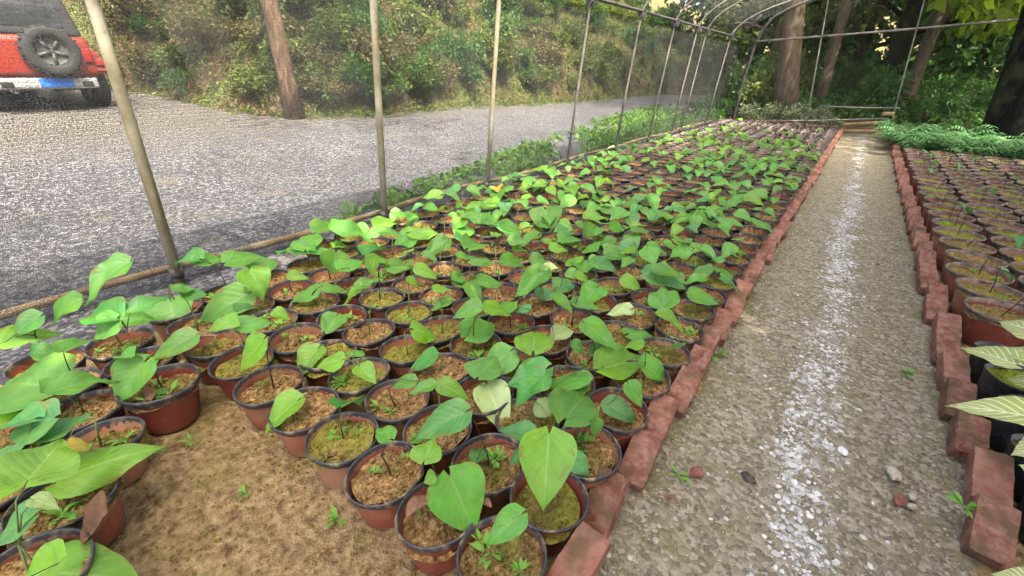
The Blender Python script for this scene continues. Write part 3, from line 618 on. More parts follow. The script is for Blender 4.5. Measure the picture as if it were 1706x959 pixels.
# ------------------------------------------------------------------ build the pots
order = sorted(range(len(allpots)), key=lambda i: allpots[i]['d'])
near = order[:300]; far = order[300:]
def random_leaves(p, rng):
    out = []; hgt = rng.uniform(.06, .14); top = Vector((p['x'] + rng.uniform(-.02, .02), p['y'] + rng.uniform(-.02, .02), .16 + hgt))
    prob = 1.0 if p['y'] < 10.6 else (0.4 if p['y'] < 12.0 else 0.06)
    if rng.random() > prob: return top, out
    if p['y'] > 4.6 and rng.random() > .58: return top, out
    n = rng.choice((1, 2, 2, 3, 3, 4) if p['y'] < 4.6 else (1, 2, 2, 3)); a0 = rng.uniform(0, 6.283)
    big = rng.uniform(.105, .175) * (1.12 if p['y'] > 2 else 1)
    for j in range(n):
        az = a0 + j * 6.283 / n + rng.uniform(-.5, .5); L = big * rng.uniform(.75, 1.15)
        pet = rng.uniform(.02, .06); d = Vector((math.cos(az), math.sin(az), 0))
        b = top + d * pet + Vector((0, 0, rng.uniform(-.02, .03)))
        t = b + d * L * .93 + Vector((0, 0, -L * rng.uniform(.0, .5)))
        key = rng.choices(('leaf_mid', 'leaf_dark', 'leaf_bright', 'leaf_blue', 'leaf_yellow', 'leaf_pale'), (50, 16, 25, 7, .3, 2))[0]
        out.append((b, t, L * rng.uniform(.68, .9), key))
    return top, out
LEAFWORD = {0: 'bare', 1: 'single leaf', 2: 'two leaves', 3: 'three leaves', 4: 'four leaves', 5: 'five leaves'}
n_dead = 0
for q, i in enumerate(near):
    p = allpots[i]; rng = random.Random(1000 + i)
    top, lv = random_leaves(p, rng)
    if p['hand']:
        lv = list(p['hand']); cz = sum(b.z for b, *_ in lv) / len(lv)
        top = Vector((p['x'] + rng.uniform(-.02, .02), p['y'] + rng.uniform(-.02, .02), min(max(cz - .035, .19), .36)))
        if len(lv) < 2 and p['y'] > 2.0 and rng.random() < .6: lv += random_leaves(p, rng)[1][:1]
    elif p['y'] < 2.6 and rng.random() < .75: lv = [(b, t, wd, k_) for b, t, wd, k_ in lv[:1]]
    elif p['y'] < 4.0 and rng.random() < .5: lv = lv[:2]
    nl = min(len(lv), 5)
    if p['lab']: lab = p['lab']
    else:
        lw = 'carrying no leaf' if nl == 0 else ('with ' + (('a ' if nl == 1 else '') + LEAFWORD[nl]))
        lab = 'seedling pot %s, %s from the bricks, %s row beyond bare earth' % (lw, ORD[p['c']], ORD[p['r']])
        if p['c'] == 0: lab = 'seedling pot %s, against the bricks, %s row beyond bare earth' % (lw, ORD[p['r']])
    th = thing('potted_seedling', (p['x'], p['y'], 0), lab, 'potted plant', 'potted seedlings in the bed beside the net', rng.choice((0, math.pi)) + rng.uniform(-.12, .12))
    th.scale = (p['s'], p['s'] * 1.085, p['s'])
    inv = (Matrix.Translation((p['x'], p['y'], 0)) @ Matrix.Rotation(th.rotation_euler.z, 4, 'Z') @ Matrix.Diagonal((*th.scale, 1))).inverted()
    wall, rim_ = POTS[rng.randrange(7)]
    tl = (rng.uniform(-.05, .05), rng.uniform(-.05, .05), 0)
    obj('pot_wall', wall, th).rotation_euler = tl; obj('rim', rim_, th).rotation_euler = tl
    s_ = obj('soil', SOILS[rng.randrange(8)], th); s_.location.z = rng.uniform(-.026, .010); s_.rotation_euler = (rng.uniform(-.05, .05), rng.uniform(-.05, .05), rng.uniform(0, 6))
    if nl:
        tt = inv @ top; ends = [inv @ b for b, *_ in lv]
        obj('stem', stem_mesh(tt, ends, rng.uniform(.0026, .0040), rng.random() < .3, (rng.uniform(-.01, .01), rng.uniform(-.01, .01), .145)), th)
        for b, t, wd, key in lv:
            nh = (Vector((0, 0, 1)) * (.75 if p['hand'] else .95) + (CAM - b).normalized() * (.45 if p['hand'] else .22))
            lf = bpy.data.objects.new('leaf', rng.choice(LEAF[key])); COL.objects.link(lf); lf.parent = th
            lf.matrix_basis = inv @ leaf_matrix(b, t, wd, nh, rng.uniform(-.25, .25))
    if p['y'] < 3.6:
        for _ in range(rng.choice((0, 1, 1, 2, 3))):
            a = rng.uniform(0, 6.283); rr = rng.uniform(.03, .095)
            we = obj('weed', rng.choice(WEEDS), th, loc=(rr*math.cos(a), rr*math.sin(a), .152)); sc_ = rng.uniform(.6, 1.3); we.scale = (sc_,)*3; we.rotation_euler.z = rng.uniform(0, 6)
# the rest of the bed, past the three hundred
mbp = MB(); far_leaf = {k_: ([], []) for k_ in ('pots', 'soil', 'leaf')}
def acc(dst, me, Mx):
    b = len(dst[0]); dst[0].extend((Mx @ v.co)[:] for v in me.vertices); dst[1].extend(tuple(x + b for x in f.vertices) for f in me.polygons)
lowleaf = leaf_mesh('low_leaf', None, n=5, m=1, seed=3)
fp = MB(); fs = MB(); fr = MB(); fl = MB(); fd = ([], [])
for i in far:
    p = allpots[i]; rng = random.Random(5000 + i); c = (p['x'], p['y'], 0)
    fp.lathe([(.088, 0), (.112, POT_H*.9)], 12, c); fr.lathe([(.115, POT_H*.9), (.127, POT_H*.93), (.126, POT_H), (.115, POT_H*.98), (.112, POT_H*.8)], 14, c)
    fs.add([(p['x'] + .114*math.cos(k*.5236), p['y'] + .114*math.sin(k*.5236), .155 + rng.uniform(-.006, .006)) for k in range(12)] + [(p['x'], p['y'], .163)], [(k, (k+1) % 12, 12) for k in range(12)])
    top, lv = random_leaves(p, rng)
    for b, t, wd, key in lv: acc(fd, lowleaf, leaf_matrix(b, t, wd, (0, -.2, 1)))
far_root = thing('far_seedlings', (-1.8, 10, 0), 'crowded far rows of potted seedlings running into shade towards the end net', 'potted plants')
far_root['kind'] = 'stuff'
for nm, me in (('pot_walls', fp.build('far_pots', MT['pot'], True)), ('rims', fr.build('far_rims', MT['rim'], True)), ('soil', fs.build('far_soil', MT['soil'])), ('leaves', mesh('far_leaves', fd[0], fd[1], MT['verge'], True))):
    o = obj(nm, me); o.parent = far_root; o.matrix_parent_inverse = Matrix.Translation((1.8, -10, 0)); o['kind'] = 'stuff'

# ------------------------------------------------------------------ brick edgings
def brick_mesh(seed):
    rng = random.Random(seed); mb = MB(); mb.box((0, 0, 0), (.108, .246, .062)); me = mb.build('brick', MT['brick'])
    bm = bmesh.new(); bm.from_mesh(me)
    bmesh.ops.subdivide_edges(bm, edges=list(bm.edges), cuts=4, use_grid_fill=True)
    for v in bm.verts:
        ex = sum(1 for a, b in zip(v.co, (.054, .123, .031)) if abs(abs(a) - b) < 1e-5)
        v.co += Vector((rng.uniform(-1, 1), rng.uniform(-1, 1), rng.uniform(-1, 1))) * .0022
        if ex >= 2: v.co *= 1 - rng.uniform(.004, .035) * (1.8 if ex == 3 else 1)
    bm.to_mesh(me); bm.free(); return me
BR = [brick_mesh(s) for s in range(6)]
def edging(x0, y0, step, n, label, rng, sgn):
    e = thing('brick_edging', (x0, y0, 0), label, 'brick edging')
    for i in range(n):
        b = obj('brick', rng.choice(BR), e, loc=(rng.uniform(-.018, .018), i * step + rng.uniform(-.02, .02), .072 + rng.uniform(-.01, .014)))
        b.rotation_euler = (R(rng.uniform(20, 29)), R(sgn * rng.uniform(-2, 9)), R(rng.uniform(-5, 5)))
        b.scale = (rng.uniform(.92, 1.02), rng.uniform(.86, .94), rng.uniform(1.3, 1.6))
edging(-.316, .56, .254, 59, 'tilted red brick edging between the seedling bed and the path', random.Random(3), 1)
edging(.782, 1.22, .279, 52, 'tilted red brick edging between the path and the mossy pots', random.Random(5), -1)

# ------------------------------------------------------------------ stones on the path
def stones(name, n, fx, smin, smax, mat, seed, ymax=7.0, zf=None):
    rng = random.Random(seed); iv, if_ = ICO; V = []; F = []
    for _ in range(n):
        y = .45 + (ymax - .45) * rng.random() ** 2.2; x = fx(rng, y); s = smin + (smax - smin) * rng.random() ** 3
        z = float(path_z(np.array(x), np.array(y))); b = len(V); q = [rng.uniform(.65, 1.25) for _ in range(3)]; q[2] *= .6; a = rng.uniform(0, 6.28); ca, sa = math.cos(a), math.sin(a)
        for v in iv:
            j = rng.uniform(.78, 1.12); vx, vy = v[0]*q[0]*j*s, v[1]*q[1]*j*s; V.append((x + vx*ca - vy*sa, y + vx*sa + vy*ca, z + s*.22 + v[2]*q[2]*s*j))
        F += [tuple(k + b for k in f) for f in if_]
    return obj(name, mesh(name, V, F, mat))
tag(stones('path_gravel', 9000, lambda r, y: next(x for x in (r.choice((r.uniform(-.24, .72), r.gauss(-.2, .06), r.gauss(.62, .08))) for _ in range(50)) if -.26 < x < .74 and mnoise.noise(Vector((x*4, y*2.2, 3))) + r.uniform(-.35, .35) > -.02), .0022, .0125, MT['stone'], 21), 'loose grey and tan gravel lying over the path', None, None, 'stuff')
tag(stones('limestone_chips', 4600, lambda r, y: r.gauss(.22 + .05*math.sin(y*2.1), .05 if r.random() < .7 else .16), .0022, .012, MT['white_stone'], 22, 9.0), 'line of white limestone chips down the middle of the path', None, None, 'stuff')
def bare_pts(r, y): return r.uniform(-1.95, -.4)
rng_ = random.Random(5); iv, if_ = ICO; V = []; F = []
for _ in range(3200):
    x = rng_.uniform(-1.95, -.38); y = rng_.uniform(-.35, .75); z = float(bed_z(np.array(x), np.array(y))); s_ = .0015 + .008 * rng_.random() ** 3; b = len(V); q = [rng_.uniform(.7, 1.3) for _ in range(3)]
    for v in iv: V.append((x + v[0]*s_*q[0], y + v[1]*s_*q[1], z + s_*.3 + v[2]*s_*.6*rng_.uniform(.7, 1.2)))
    F += [tuple(k + b for k in f) for f in if_]
tag(obj('soil_crumbs', mesh('soil_crumbs', V, F, MT['soil'])), 'loose crumbs of soil on the bare earth', None, None, 'stuff')
def rock(name, px, py, s, mat, label, seed):
    rng = random.Random(seed); bm = bmesh.new(); bmesh.ops.create_icosphere(bm, subdivisions=2, radius=1)
    for v in bm.verts:
        v.co *= 1 + .35 * mnoise.noise(v.co * 1.3 + Vector((seed*5, 0, 0))); v.co = Vector((v.co.x*s*1.2, v.co.y*s*.85, v.co.z*s*.62))
    me = bpy.data.meshes.new(name); bm.to_mesh(me); bm.free(); me.materials.append(mat)
    p = at(px, py, .02); o = obj(name, me, loc=(p.x, p.y, .008 + s*.4)); o.rotation_euler.z = rng.uniform(0, 6); tag(o, label, 'stone')
rock('stone', 1160, 785, .026, MT['red_stone'], 'small rust red stone lying on the path near the third brick', 1)
rock('stone', 1248, 795, .024, MT['dark_stone'], 'flat blackish stone on the path beside the rust red one', 2)
rock('stone', 1500, 832, .026, MT['red_stone'], 'pinkish round pebble in the sunny patch of the path', 3)
rock('stone', 1521, 826, .016, MT['stone'], 'small tan pebble touching the pinkish one on its far side', 4)
rock('stone', 1520, 841, .015, MT['stone'], 'small tan pebble touching the pinkish one on its near side', 5)
rock('stone', 1490, 790, .03, MT['stone'], 'buff stone half sunk in the path above the sunny patch', 6)
rock('stone', 1405, 750, .022, MT['white_stone'], 'pale angular stone in the middle of the path', 7)

# ------------------------------------------------------------------ mossy pots across the path
BIG = [pot_shape(20 + s, .182, .235, -.04 * (s == 1), 'rim_dusty') for s in range(3)]
BSOIL = [soil_mesh(40 + s, .168, .200, (MT['soil_moss'], MT['moss'], MT['soil'], MT['soil_moss'])[s], 60, .012) for s in range(4)]
k_ = 0; mossy = []
for r_ in range(25):
    y = 3.60 + .352 * r_
    for c_ in range(9):
        x = 1.012 + .37 * c_ + .012 * math.sin(r_ * 2.3)
        if x > 1.15 + .20 * y: continue
        if y > 11.6: continue
        mossy.append((x, y, r_, c_))
for (x, y, r_, c_) in mossy:
    rng = random.Random(9000 + r_ * 20 + c_)
    n = 0 if rng.random() < .62 else rng.choice((1, 1, 2))
    lw = 'with bare moss' if n == 0 else ('with one small leaf' if n == 1 else 'with a thin leafy shoot')
    lab = 'mossy pot %s, %s from the bricks, %s row past black bags' % (lw, ORD[c_], ORD[r_])
    if c_ == 0: lab = 'mossy pot %s, against the bricks, %s row past black bags' % (lw, ORD[r_])
    th = thing('mossy_pot', (x + rng.uniform(-.01, .01), y + rng.uniform(-.015, .015), 0), lab, 'flower pot', 'mossy pots across the path', rng.uniform(0, 6))
    wall, rim_ = BIG[rng.randrange(3)]; tl = (rng.uniform(-.03, .03), rng.uniform(-.03, .03), 0)
    obj('pot_wall', wall, th).rotation_euler = tl; obj('rim', rim_, th).rotation_euler = tl
    obj('soil', BSOIL[rng.randrange(4)], th).location.z = rng.uniform(-.02, .01)
    if n or rng.random() < .45:
        top = Vector((rng.uniform(-.05, .05), rng.uniform(-.05, .05), .2 + rng.uniform(.08, .2))); ends = []
        lv = []
        for j in range(n):
            az = rng.uniform(0, 6.28); d = Vector((math.cos(az), math.sin(az), 0)); b = top + d * .02; L = rng.uniform(.08, .14)
            lv.append((b, b + d * L + Vector((0, 0, -L*.3)), L*.6)); ends.append(b)
        obj('stem', stem_mesh(top, ends, .0035, True, (0, 0, .19)), th)
        for b, t, wd in lv: add_leaf(th, rng.choices(('leaf_dark', 'leaf_blue', 'leaf_bright', 'leaf_mid'), (4, 4, 1, 2))[0], b, t, wd, (0, -.3, 1), rng=rng)
    for _ in range(rng.choice((0, 0, 1, 2))):
        a = rng.uniform(0, 6.28); obj('weed', rng.choice(WEEDS), th, loc=(.09*math.cos(a), .09*math.sin(a), .2))

# black nursery bags with cream veined plants
def bag_mesh(seed, r_, hgt):
    rng = random.Random(seed); a = rng.uniform(0, 6)
    def sq(th, z): return 1 + .05*math.sin(2*th + a) + .03*math.sin(5*th + z*30) + .015*math.sin(11*th + a + z*60)
    mb = MB(); mb.lathe([(.01, .002), (r_*.9, 0), (r_*1.0, .03), (r_*.97, hgt*.4), (r_*1.0, hgt*.7), (r_*1.03, hgt*.95), (r_*1.06, hgt), (r_*1.02, hgt*1.0), (r_*.96, hgt*.84)], 40, sq=sq)
    return mb.build('bag_wall', MT['bag'], True)
for i, (x, y, r_, hgt, lab) in enumerate([(.955, 3.08, .10, .19, 'narrow black polythene bag with dead tip leaf, just below the first red mossy pot'),
                                     (.975, 2.80, .125, .205, 'black polythene bag brimming with moss under the upper cream veined leaves'),
                                     (.975, 2.50, .122, .205, 'black polythene bag behind the long cream leaf, moss to the rim'),
                                     (.97, 2.21, .118, .20, 'black polythene bag directly under the long cream leaf'),
                                     (.965, 1.955, .108, .195, 'wrinkled black polythene bag with yellow moss beside the bamboo cane'),
                                     (1.25, 2.92, .13, .21, 'black polythene bag carrying the striped cream leaves'),
                                     (1.24, 2.62, .125, .21, 'black polythene bag in the outer line beside the long cream leaf'),
                                     (1.23, 2.33, .12, .205, 'black polythene bag in the outer line beside the bamboo cane')]):
    th = thing('nursery_bag', (x, y, 0), lab, 'plant bag', 'black nursery bags beside the path', i * 1.3)
    obj('bag_wall', bag_mesh(60 + i, r_, hgt), th)
    obj('soil', soil_mesh(70 + i, r_*.97, hgt - .03, MT['moss'], 80, .016), th)
def cream_leaves(th, x, y, specs):
    inv = Matrix.Translation((x, y, 0)) @ Matrix.Rotation(th.rotation_euler.z, 4, 'Z'); inv = inv.inverted()
    top = Vector((x, y, .34)); ends = []
    for (bx, by, tx, ty, wpx, zb, dr) in specs:
        b = at(bx, by, zb); t = at(tx, ty, zb - dr); wd = wpx * ((b + t)/2 - CAM).length / FPX * .78
        lf = bpy.data.objects.new('leaf', LEAF['leaf_cream'][0]); COL.objects.link(lf); lf.parent = th
        lf.matrix_basis = inv @ leaf_matrix(b, t, wd, Vector((0, 0, 1))*.7 + (CAM - b).normalized()*.6); ends.append(inv @ b)
    obj('stem', stem_mesh(inv @ top, ends, .004, False, (0, 0, .17)), th)
bags = [o for o in COL.objects if o.name.startswith('nursery_bag')]
cream_leaves(bags[3], .97, 2.21, [(1745, 700, 1585, 664, 44, .36, .02)])
cream_leaves(bags[5], 1.25, 2.92, [(1692, 607, 1597, 567, 34, .40, .02), (1738, 560, 1664, 524, 44, .46, .0), (1738, 600, 1672, 566, 44, .44, .02), (1748, 640, 1676, 626, 36, .36, .03)])
cream_leaves(bags[7], 1.23, 2.33, [(1752, 742, 1690, 752, 36, .30, .03), (1760, 800, 1700, 770, 36, .33, .0)])
cream_leaves(bags[4], .965, 1.955, [(1735, 985, 1655, 952, 44, .24, .01)])
# bamboo cane
mb = MB(); a = at(1672, 930, .0); b = onX(1712, 745, 1.02)
mb.tube([(.965, 1.74, 0), (.985, 1.80, .2), (1.0, 1.86, .42)], .012, 8); o = obj('bamboo_cane', mb.build('bamboo_cane', MT['bamboo'], True)); tag(o, 'weathered bamboo cane leaning among the black nursery bags', 'cane')

# ------------------------------------------------------------------ tunnel frame
YL = [-.9, .9, 2.67, 4.25, 6.2, 7.95, 9.6, 11.05, 11.75, 14.0]
NETX = -3.45
def hoop_pts(y, lean=.15, zs=2.15):
    P = [(NETX, y, -.02), (NETX + lean*.5, y, 1.1), (NETX + lean, y, zs)]
    cx, a, b = .65, .65 - (NETX + lean), 1.15
    for k in range(1, 25):
        th = math.pi - math.pi * k / 24; P.append((cx + a*math.cos(th), y, zs + b*math.sin(th)))
    P.append((cx + a + lean, y, -.02)); return P
hoop_lab = ['tan metal tunnel hoop standing behind the lowest seedlings at the start of the net', 'thick olive tan tunnel hoop rising between the vehicle and the bank', 'olive grey tunnel hoop just past the leaning reddish trunk', 'grey tunnel hoop where the green verge begins, before the bank of shrubs',
            'slim grey tunnel hoop in the middle of the green verge', 'slim grey tunnel hoop crossing the dark top rail first', 'slim tunnel hoop after the dark rounded bush', 'slim grey tunnel hoop close beside the shiny one', 'shiny metal tunnel hoop bending over by the pale gravel bend', 'thin dull tunnel hoop last before the end frame']
for i, y in enumerate(YL):
    r_ = .031 if i in (0, 1) else (.030 if i == 2 else (.024 if i == 3 else .017))
    mb = MB(); mb.tube(hoop_pts(y), r_, 10)
    o = obj('tunnel_hoop', mb.build('tunnel_hoop', MT['pole'] if i < 4 else MT['tube'], True)); cb = MB(); cb.tube([(NETX + .15, y - .045, 2.19), (NETX + .15, y + .045, 2.19)], .05, 8); cb.box((NETX + .2, y, 2.2), (.06, .03, .11)); obj('clamp', cb.build('clamp', MT['dark_tube']), o); wb = MB(); wb.tube([(NETX, y, .06), (NETX, y, .13)], r_ + .008, 10); obj('wire_tie', wb.build('wire_tie', MT['dark_tube'], True), o); tag(o, hoop_lab[i], 'pole', 'hoops of the net tunnel')
# base rail of bamboo, several canes end to end
ends = [(-1.2, 1.45), (1.45, 4.9), (4.92, 7.4), (7.42, 10.8), (10.82, 15.4)]
blab = ['brown bamboo base rail under the first big leaves', 'pale bamboo base rail passing behind the two olive poles', 'grey bamboo base rail along the start of the green verge', 'reddish bamboo base rail along the thick of the verge', 'thin dark bamboo base rail running up to the end frame']
for (y0, y1), lb in zip(ends, blab):
    mb = MB(); n = 12; pts = []; rads = []
    for k in range(n + 1):
        y = y0 + (y1 - y0) * k / n; pts.append((NETX - .12 + .02*math.sin(y*1.3), y, .085 + .015*math.sin(y*2.1))); rads.append(.027 - .004*k/n + (.003 if k % 3 == 0 else 0))
    mb.tube(pts, rads, 10); o = obj('bamboo_rail', mb.build('bamboo_rail', MT['bamboo'], True)); tag(o, lb, 'rail', 'bamboo base rails of the net')
mb = MB(); mb.tube([(NETX + .16, -1.5, 2.24), (NETX + .16, 7, 2.24), (NETX + .17, 15.6, 2.24)], .024, 8)
tag(obj('shoulder_rail', mb.build('shoulder_rail', MT['dark_tube'], True)), 'dark rail tying the hoops together at shoulder height of the tunnel', 'rail')
# end frame
YE = 15.6
ef = thing('pipe_gable', (0, YE, 0), 'pale pipe frame across the far end of the tunnel', 'pipe gable')
def epart(name, pts, r_, mat):
    mb = MB(); mb.tube([Vector(p) - Vector((0, YE, 0)) for p in pts], r_, 8); return obj(name, mb.build(name, mat, True), ef)
def E(px, py, dy=0): return onY(px, py, YE + dy)
epart('top_rail', [E(1259, 69), E(1475, 52), E(1690, 33), E(1800, 24)], .027, MT['tube'])
epart('bottom_rail', [E(1222, 201), E(1350, 201), E(1480, 197)], .022, MT['tube'])
epart('middle_rail', [E(1365, 177), E(1430, 179), E(1500, 180)], .022, MT['tube'])
epart('post', [E(1386, -40, -.03), E(1378, 10, -.03), E(1350, 165, -.03), E(1343, 215, -.03)], .017, MT['tube'])
epart('post', [E(1552, -40, -.03), E(1540, 0, -.03), E(1490, 185, -.03), E(1480, 222, -.03)], .017, MT['tube'])
epart('arch', [E(1212, 240, .04), E(1224, 190, .04), E(1240, 130, .04), E(1258, 75, .04), E(1270, 50, .04), E(1290, 28, .04), E(1320, 12, .04), E(1370, -8, .04), E(1440, -30, .04)], .04, MT['dark_tube'])
epart('clip', [E(1256, 40, -.1), E(1270, 24, -.1)], .05, MT['black'])
for z, x0, x1 in ((.18, .15, .95), (.30, .3, 1.0), (.1, -.3, .75)):
    pass
slat_lab = ['weathered board in the low barrier at the end of the path', 'upper weathered board stacked at the end of the path', 'lowest grey board at the end of the path', 'short mossy log lying at the end of the seedling bed']
for i, (p0, p1) in enumerate((((1405, 208), (1482, 204)), ((1470, 190), (1490, 190)), ((1400, 218), (1478, 220)), ((1290, 208), (1395, 215)))):
    a, b = onY(*p0, YE - .35), onY(*p1, YE - .35); mb = MB(); mb.tube([a, (a+b)/2 + Vector((0,0,.01)), b], .05 if i != 3 else .09, 8)
    o = obj('board' if i != 3 else 'log', mb.build('board', MT['bamboo'] if i != 3 else MT['bark'], True)); tag(o, slat_lab[i], 'board' if i != 3 else 'log')

# nets
def strip_net(name, prof, ys, mat, label, gap=None):
    n = len(prof); V = []; UV = []; s = [0]
    for a, b in zip(prof[:-1], prof[1:]): s.append(s[-1] + math.dist(a, b))
    for y in ys:
        for k, (x, z) in enumerate(prof): V.append((x, y, z)); UV.append((y, s[k]))
    F = [(j*n+k, j*n+k+1, (j+1)*n+k+1, (j+1)*n+k) for j in range(len(ys)-1) for k in range(n-1)]
    if gap: F = [f for f in F if not gap(sum(V[i][0] for i in f)/4, sum(V[i][1] for i in f)/4)]
    return tag(obj(name, mesh(name, V, F, mat, True, UV)), label, 'net')
hp = hoop_pts(0); off = .036
side = [(NETX - off, -.01), (NETX - off + .075, 1.1), (NETX - off + .15, 2.15)]
roof = [(p[0] + (-off if p[0] < .65 else off) * (1 if abs(p[0]-.65) > 1 else .3), p[2] + .04) for p in hp[2:]]
ysn = np.linspace(-3.0, YE, 40)
strip_net('side_net', side, ysn, MT['net_side'], 'knitted grey shade net hanging between the hoops and the road')
strip_net('roof_net', roof[:-1] + [(roof[-2][0] + .04, 1.2)], ysn, MT['net_roof'], 'dark knitted shade net stretched over the tunnel roof')
V = []; UV = []; F = []
prof = [(p[0], p[2]) for p in hp]; n = len(prof)
for (x, z) in prof: V += [(x, YE + .06, max(z, .0))]; UV += [(x, z)]
me = mesh('end_net', V, [tuple(range(n))], MT['net_end'], False, UV)
tag(obj('end_net', me), 'dull green shade net closing the far end of the tunnel', 'net')

# ------------------------------------------------------------------ foliage
def leaf_cloud(name, mat, clumps, n, lmin, lmax, seed, up=.5, slim=.5):
    """many small leaf faces gathered in clumps: (centre, radius xyz)"""
    rng = np.random.default_rng(seed); V = np.empty((n*5, 3)); k = rng.integers(0, len(clumps), n)
    C = np.array([c[0] for c in clumps])[k]; Rr = np.array([c[1] for c in clumps])[k]
    d = rng.normal(size=(n, 3)); d /= np.linalg.norm(d, axis=1)[:, None]; rad = rng.random(n)[:, None] ** .45
    P = C + d * Rr * rad
    a = d * .7 + rng.normal(size=(n, 3)) * .6; a[:, 2] -= .25; a /= np.linalg.norm(a, axis=1)[:, None]
    nn = rng.normal(size=(n, 3)) * .55; nn[:, 2] += up; s = np.cross(a, nn); s /= np.linalg.norm(s, axis=1)[:, None] + 1e-9
    L = rng.uniform(lmin, lmax, n)[:, None]; w_ = L * slim * .5; nz = np.cross(s, a)
    V[0::5] = P; V[1::5] = P + a*L*.45 + s*w_ + nz*L*.08; V[2::5] = P + a*L - nz*L*.1; V[3::5] = P + a*L*.45 - s*w_ + nz*L*.08; V[4::5] = P + a*L*.5
    idx = np.arange(n) * 5
    me = bpy.data.meshes.new(name); me.vertices.add(n*5); me.vertices.foreach_set('co', V.ravel())
    loops = np.stack([idx, idx+1, idx+4, idx+4, idx+1, idx+2, idx, idx+4, idx+3, idx+4, idx+2, idx+3], 1).ravel()
    me.loops.add(len(loops)); me.loops.foreach_set('vertex_index', loops); me.polygons.add(n*4)
    me.polygons.foreach_set('loop_start', np.arange(n*4) * 3); me.update(calc_edges=True); me.validate(); me.materials.append(mat); return me
def clumps(rng, c, r, n, cr):
    out = []
    for _ in range(n):
        d = Vector((rng.gauss(0, 1), rng.gauss(0, 1), rng.gauss(0, 1))).normalized() * rng.random() ** .4
        s = rng.uniform(.6, 1.25) * cr; out.append(((c[0] + d.x*r[0], c[1] + d.y*r[1], c[2] + d.z*r[2]), (s, s, s*.75)))
    return out
rb = random.Random(31)
BUSH = []
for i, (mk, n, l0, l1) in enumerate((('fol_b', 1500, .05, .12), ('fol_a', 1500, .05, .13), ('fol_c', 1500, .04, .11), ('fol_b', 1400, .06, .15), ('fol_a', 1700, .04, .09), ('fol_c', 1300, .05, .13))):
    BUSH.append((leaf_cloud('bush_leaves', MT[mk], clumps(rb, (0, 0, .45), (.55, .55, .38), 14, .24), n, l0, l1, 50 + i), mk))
def twig_mesh(seed):
    rng = random.Random(seed); mb = MB()
    for _ in range(6):
        a = rng.uniform(0, 6.28); mb.tube([(0, 0, -.1), (.18*math.cos(a), .18*math.sin(a), .3), (.4*math.cos(a), .4*math.sin(a), .7)], [.014, .01, .004], 5)
    return mb.build('stems', MT['bark'], True)
TWIG = [twig_mesh(s) for s in range(3)]
def bush(x, y, s, kind, label, group, sz=1.0, name='shrub', mesh_=None):
    z = float(height(np.array(x), np.array(y))); th = thing(name, (x, y, z - .05), label, 'shrub', group, rb.uniform(0, 6.28)); th.scale = (s, s, s*sz)
    obj('leaves', mesh_ or BUSH[kind][0], th); obj('stems', rb.choice(TWIG), th); return th
# shrubs along the bank, in view from the road's edge upwards
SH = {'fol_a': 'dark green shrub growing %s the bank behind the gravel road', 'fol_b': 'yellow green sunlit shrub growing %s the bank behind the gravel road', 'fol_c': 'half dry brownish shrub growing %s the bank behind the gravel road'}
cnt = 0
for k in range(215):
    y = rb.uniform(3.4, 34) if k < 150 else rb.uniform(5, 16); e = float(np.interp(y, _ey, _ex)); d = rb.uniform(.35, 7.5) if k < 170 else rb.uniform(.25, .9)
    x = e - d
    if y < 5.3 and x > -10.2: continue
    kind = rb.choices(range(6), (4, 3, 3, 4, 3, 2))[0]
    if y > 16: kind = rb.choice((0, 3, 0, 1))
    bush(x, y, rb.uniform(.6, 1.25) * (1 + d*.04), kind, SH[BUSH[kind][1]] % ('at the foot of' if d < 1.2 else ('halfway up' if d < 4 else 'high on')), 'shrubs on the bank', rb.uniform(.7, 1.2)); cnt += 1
for i in range(14):
    x = -17.5 - rb.uniform(0, 5); y = -2 + i * .75 + rb.uniform(-.3, .3); bush(x, y, rb.uniform(1.2, 2.0), rb.choice((1, 4, 0)), 'leafy shrub on the bank behind the red vehicle', 'shrubs behind the vehicle', 1.2)
# ground cover on the bank and the verge
def scatter(name, pts, mat, lmin, lmax, seed, label, up=.8, slim=.35, spread=.06):
    cl = [((x, y, z), (spread, spread, spread*.8)) for x, y, z in pts]
    me = leaf_cloud(name, mat, cl, len(pts) * 5, lmin, lmax, seed, up, slim); return tag(obj(name, me), label, None, None, 'stuff')
def bank_pts(n, seed, dmax):
    rng = np.random.default_rng(seed); y = rng.uniform(3, 36, n); d = dmax * rng.random(n) ** 1.2; x = np.interp(y, _ey, _ex) - d
    y2 = y; z = height(x, y2); return list(zip(x, y2, z))
scatter('bank_undergrowth', bank_pts(16000, 1, 8), MT['fol_b'], .05, .17, 61, 'yellow green undergrowth covering the bank', spread=.12)
scatter('bank_litter', bank_pts(13000, 2, 7), MT['fol_c'], .05, .15, 62, 'dry grass and fallen leaves over the bank', spread=.1, slim=.25)
def verge_pts(n, seed):
    rng = np.random.default_rng(seed); y = 2.2 + 15 * rng.random(n) ** .9
    w_ = np.interp(y, [2.2, 3, 4.5, 6, 9, 12, 17], [.12, .35, .65, 1.0, 1.45, 2.0, 2.4]); t = rng.random(n); x = NETX - .25 - w_ * t ** 1.1
    hh = np.interp(y, [2, 4, 8, 17], [.06, .11, .18, .26]) * (1 - .6*t) * rng.random(n); keep = (rng.random(n) < np.interp(y, [2.2, 4, 6, 9], [.12, .3, .6, .85])) & (np.sin(y*2.3 + 1.7*np.sin(x*3)) + np.sin(y*.9 + x*2) + rng.normal(0, .9, n) > -.35); z = slope(x) + hh
    return list(zip(x[keep], y[keep], z[keep]))
scatter('verge_weeds', verge_pts(4200, 3), MT['verge'], .05, .13, 63, 'bright green weeds growing along the foot of the net', spread=.05, slim=.55)
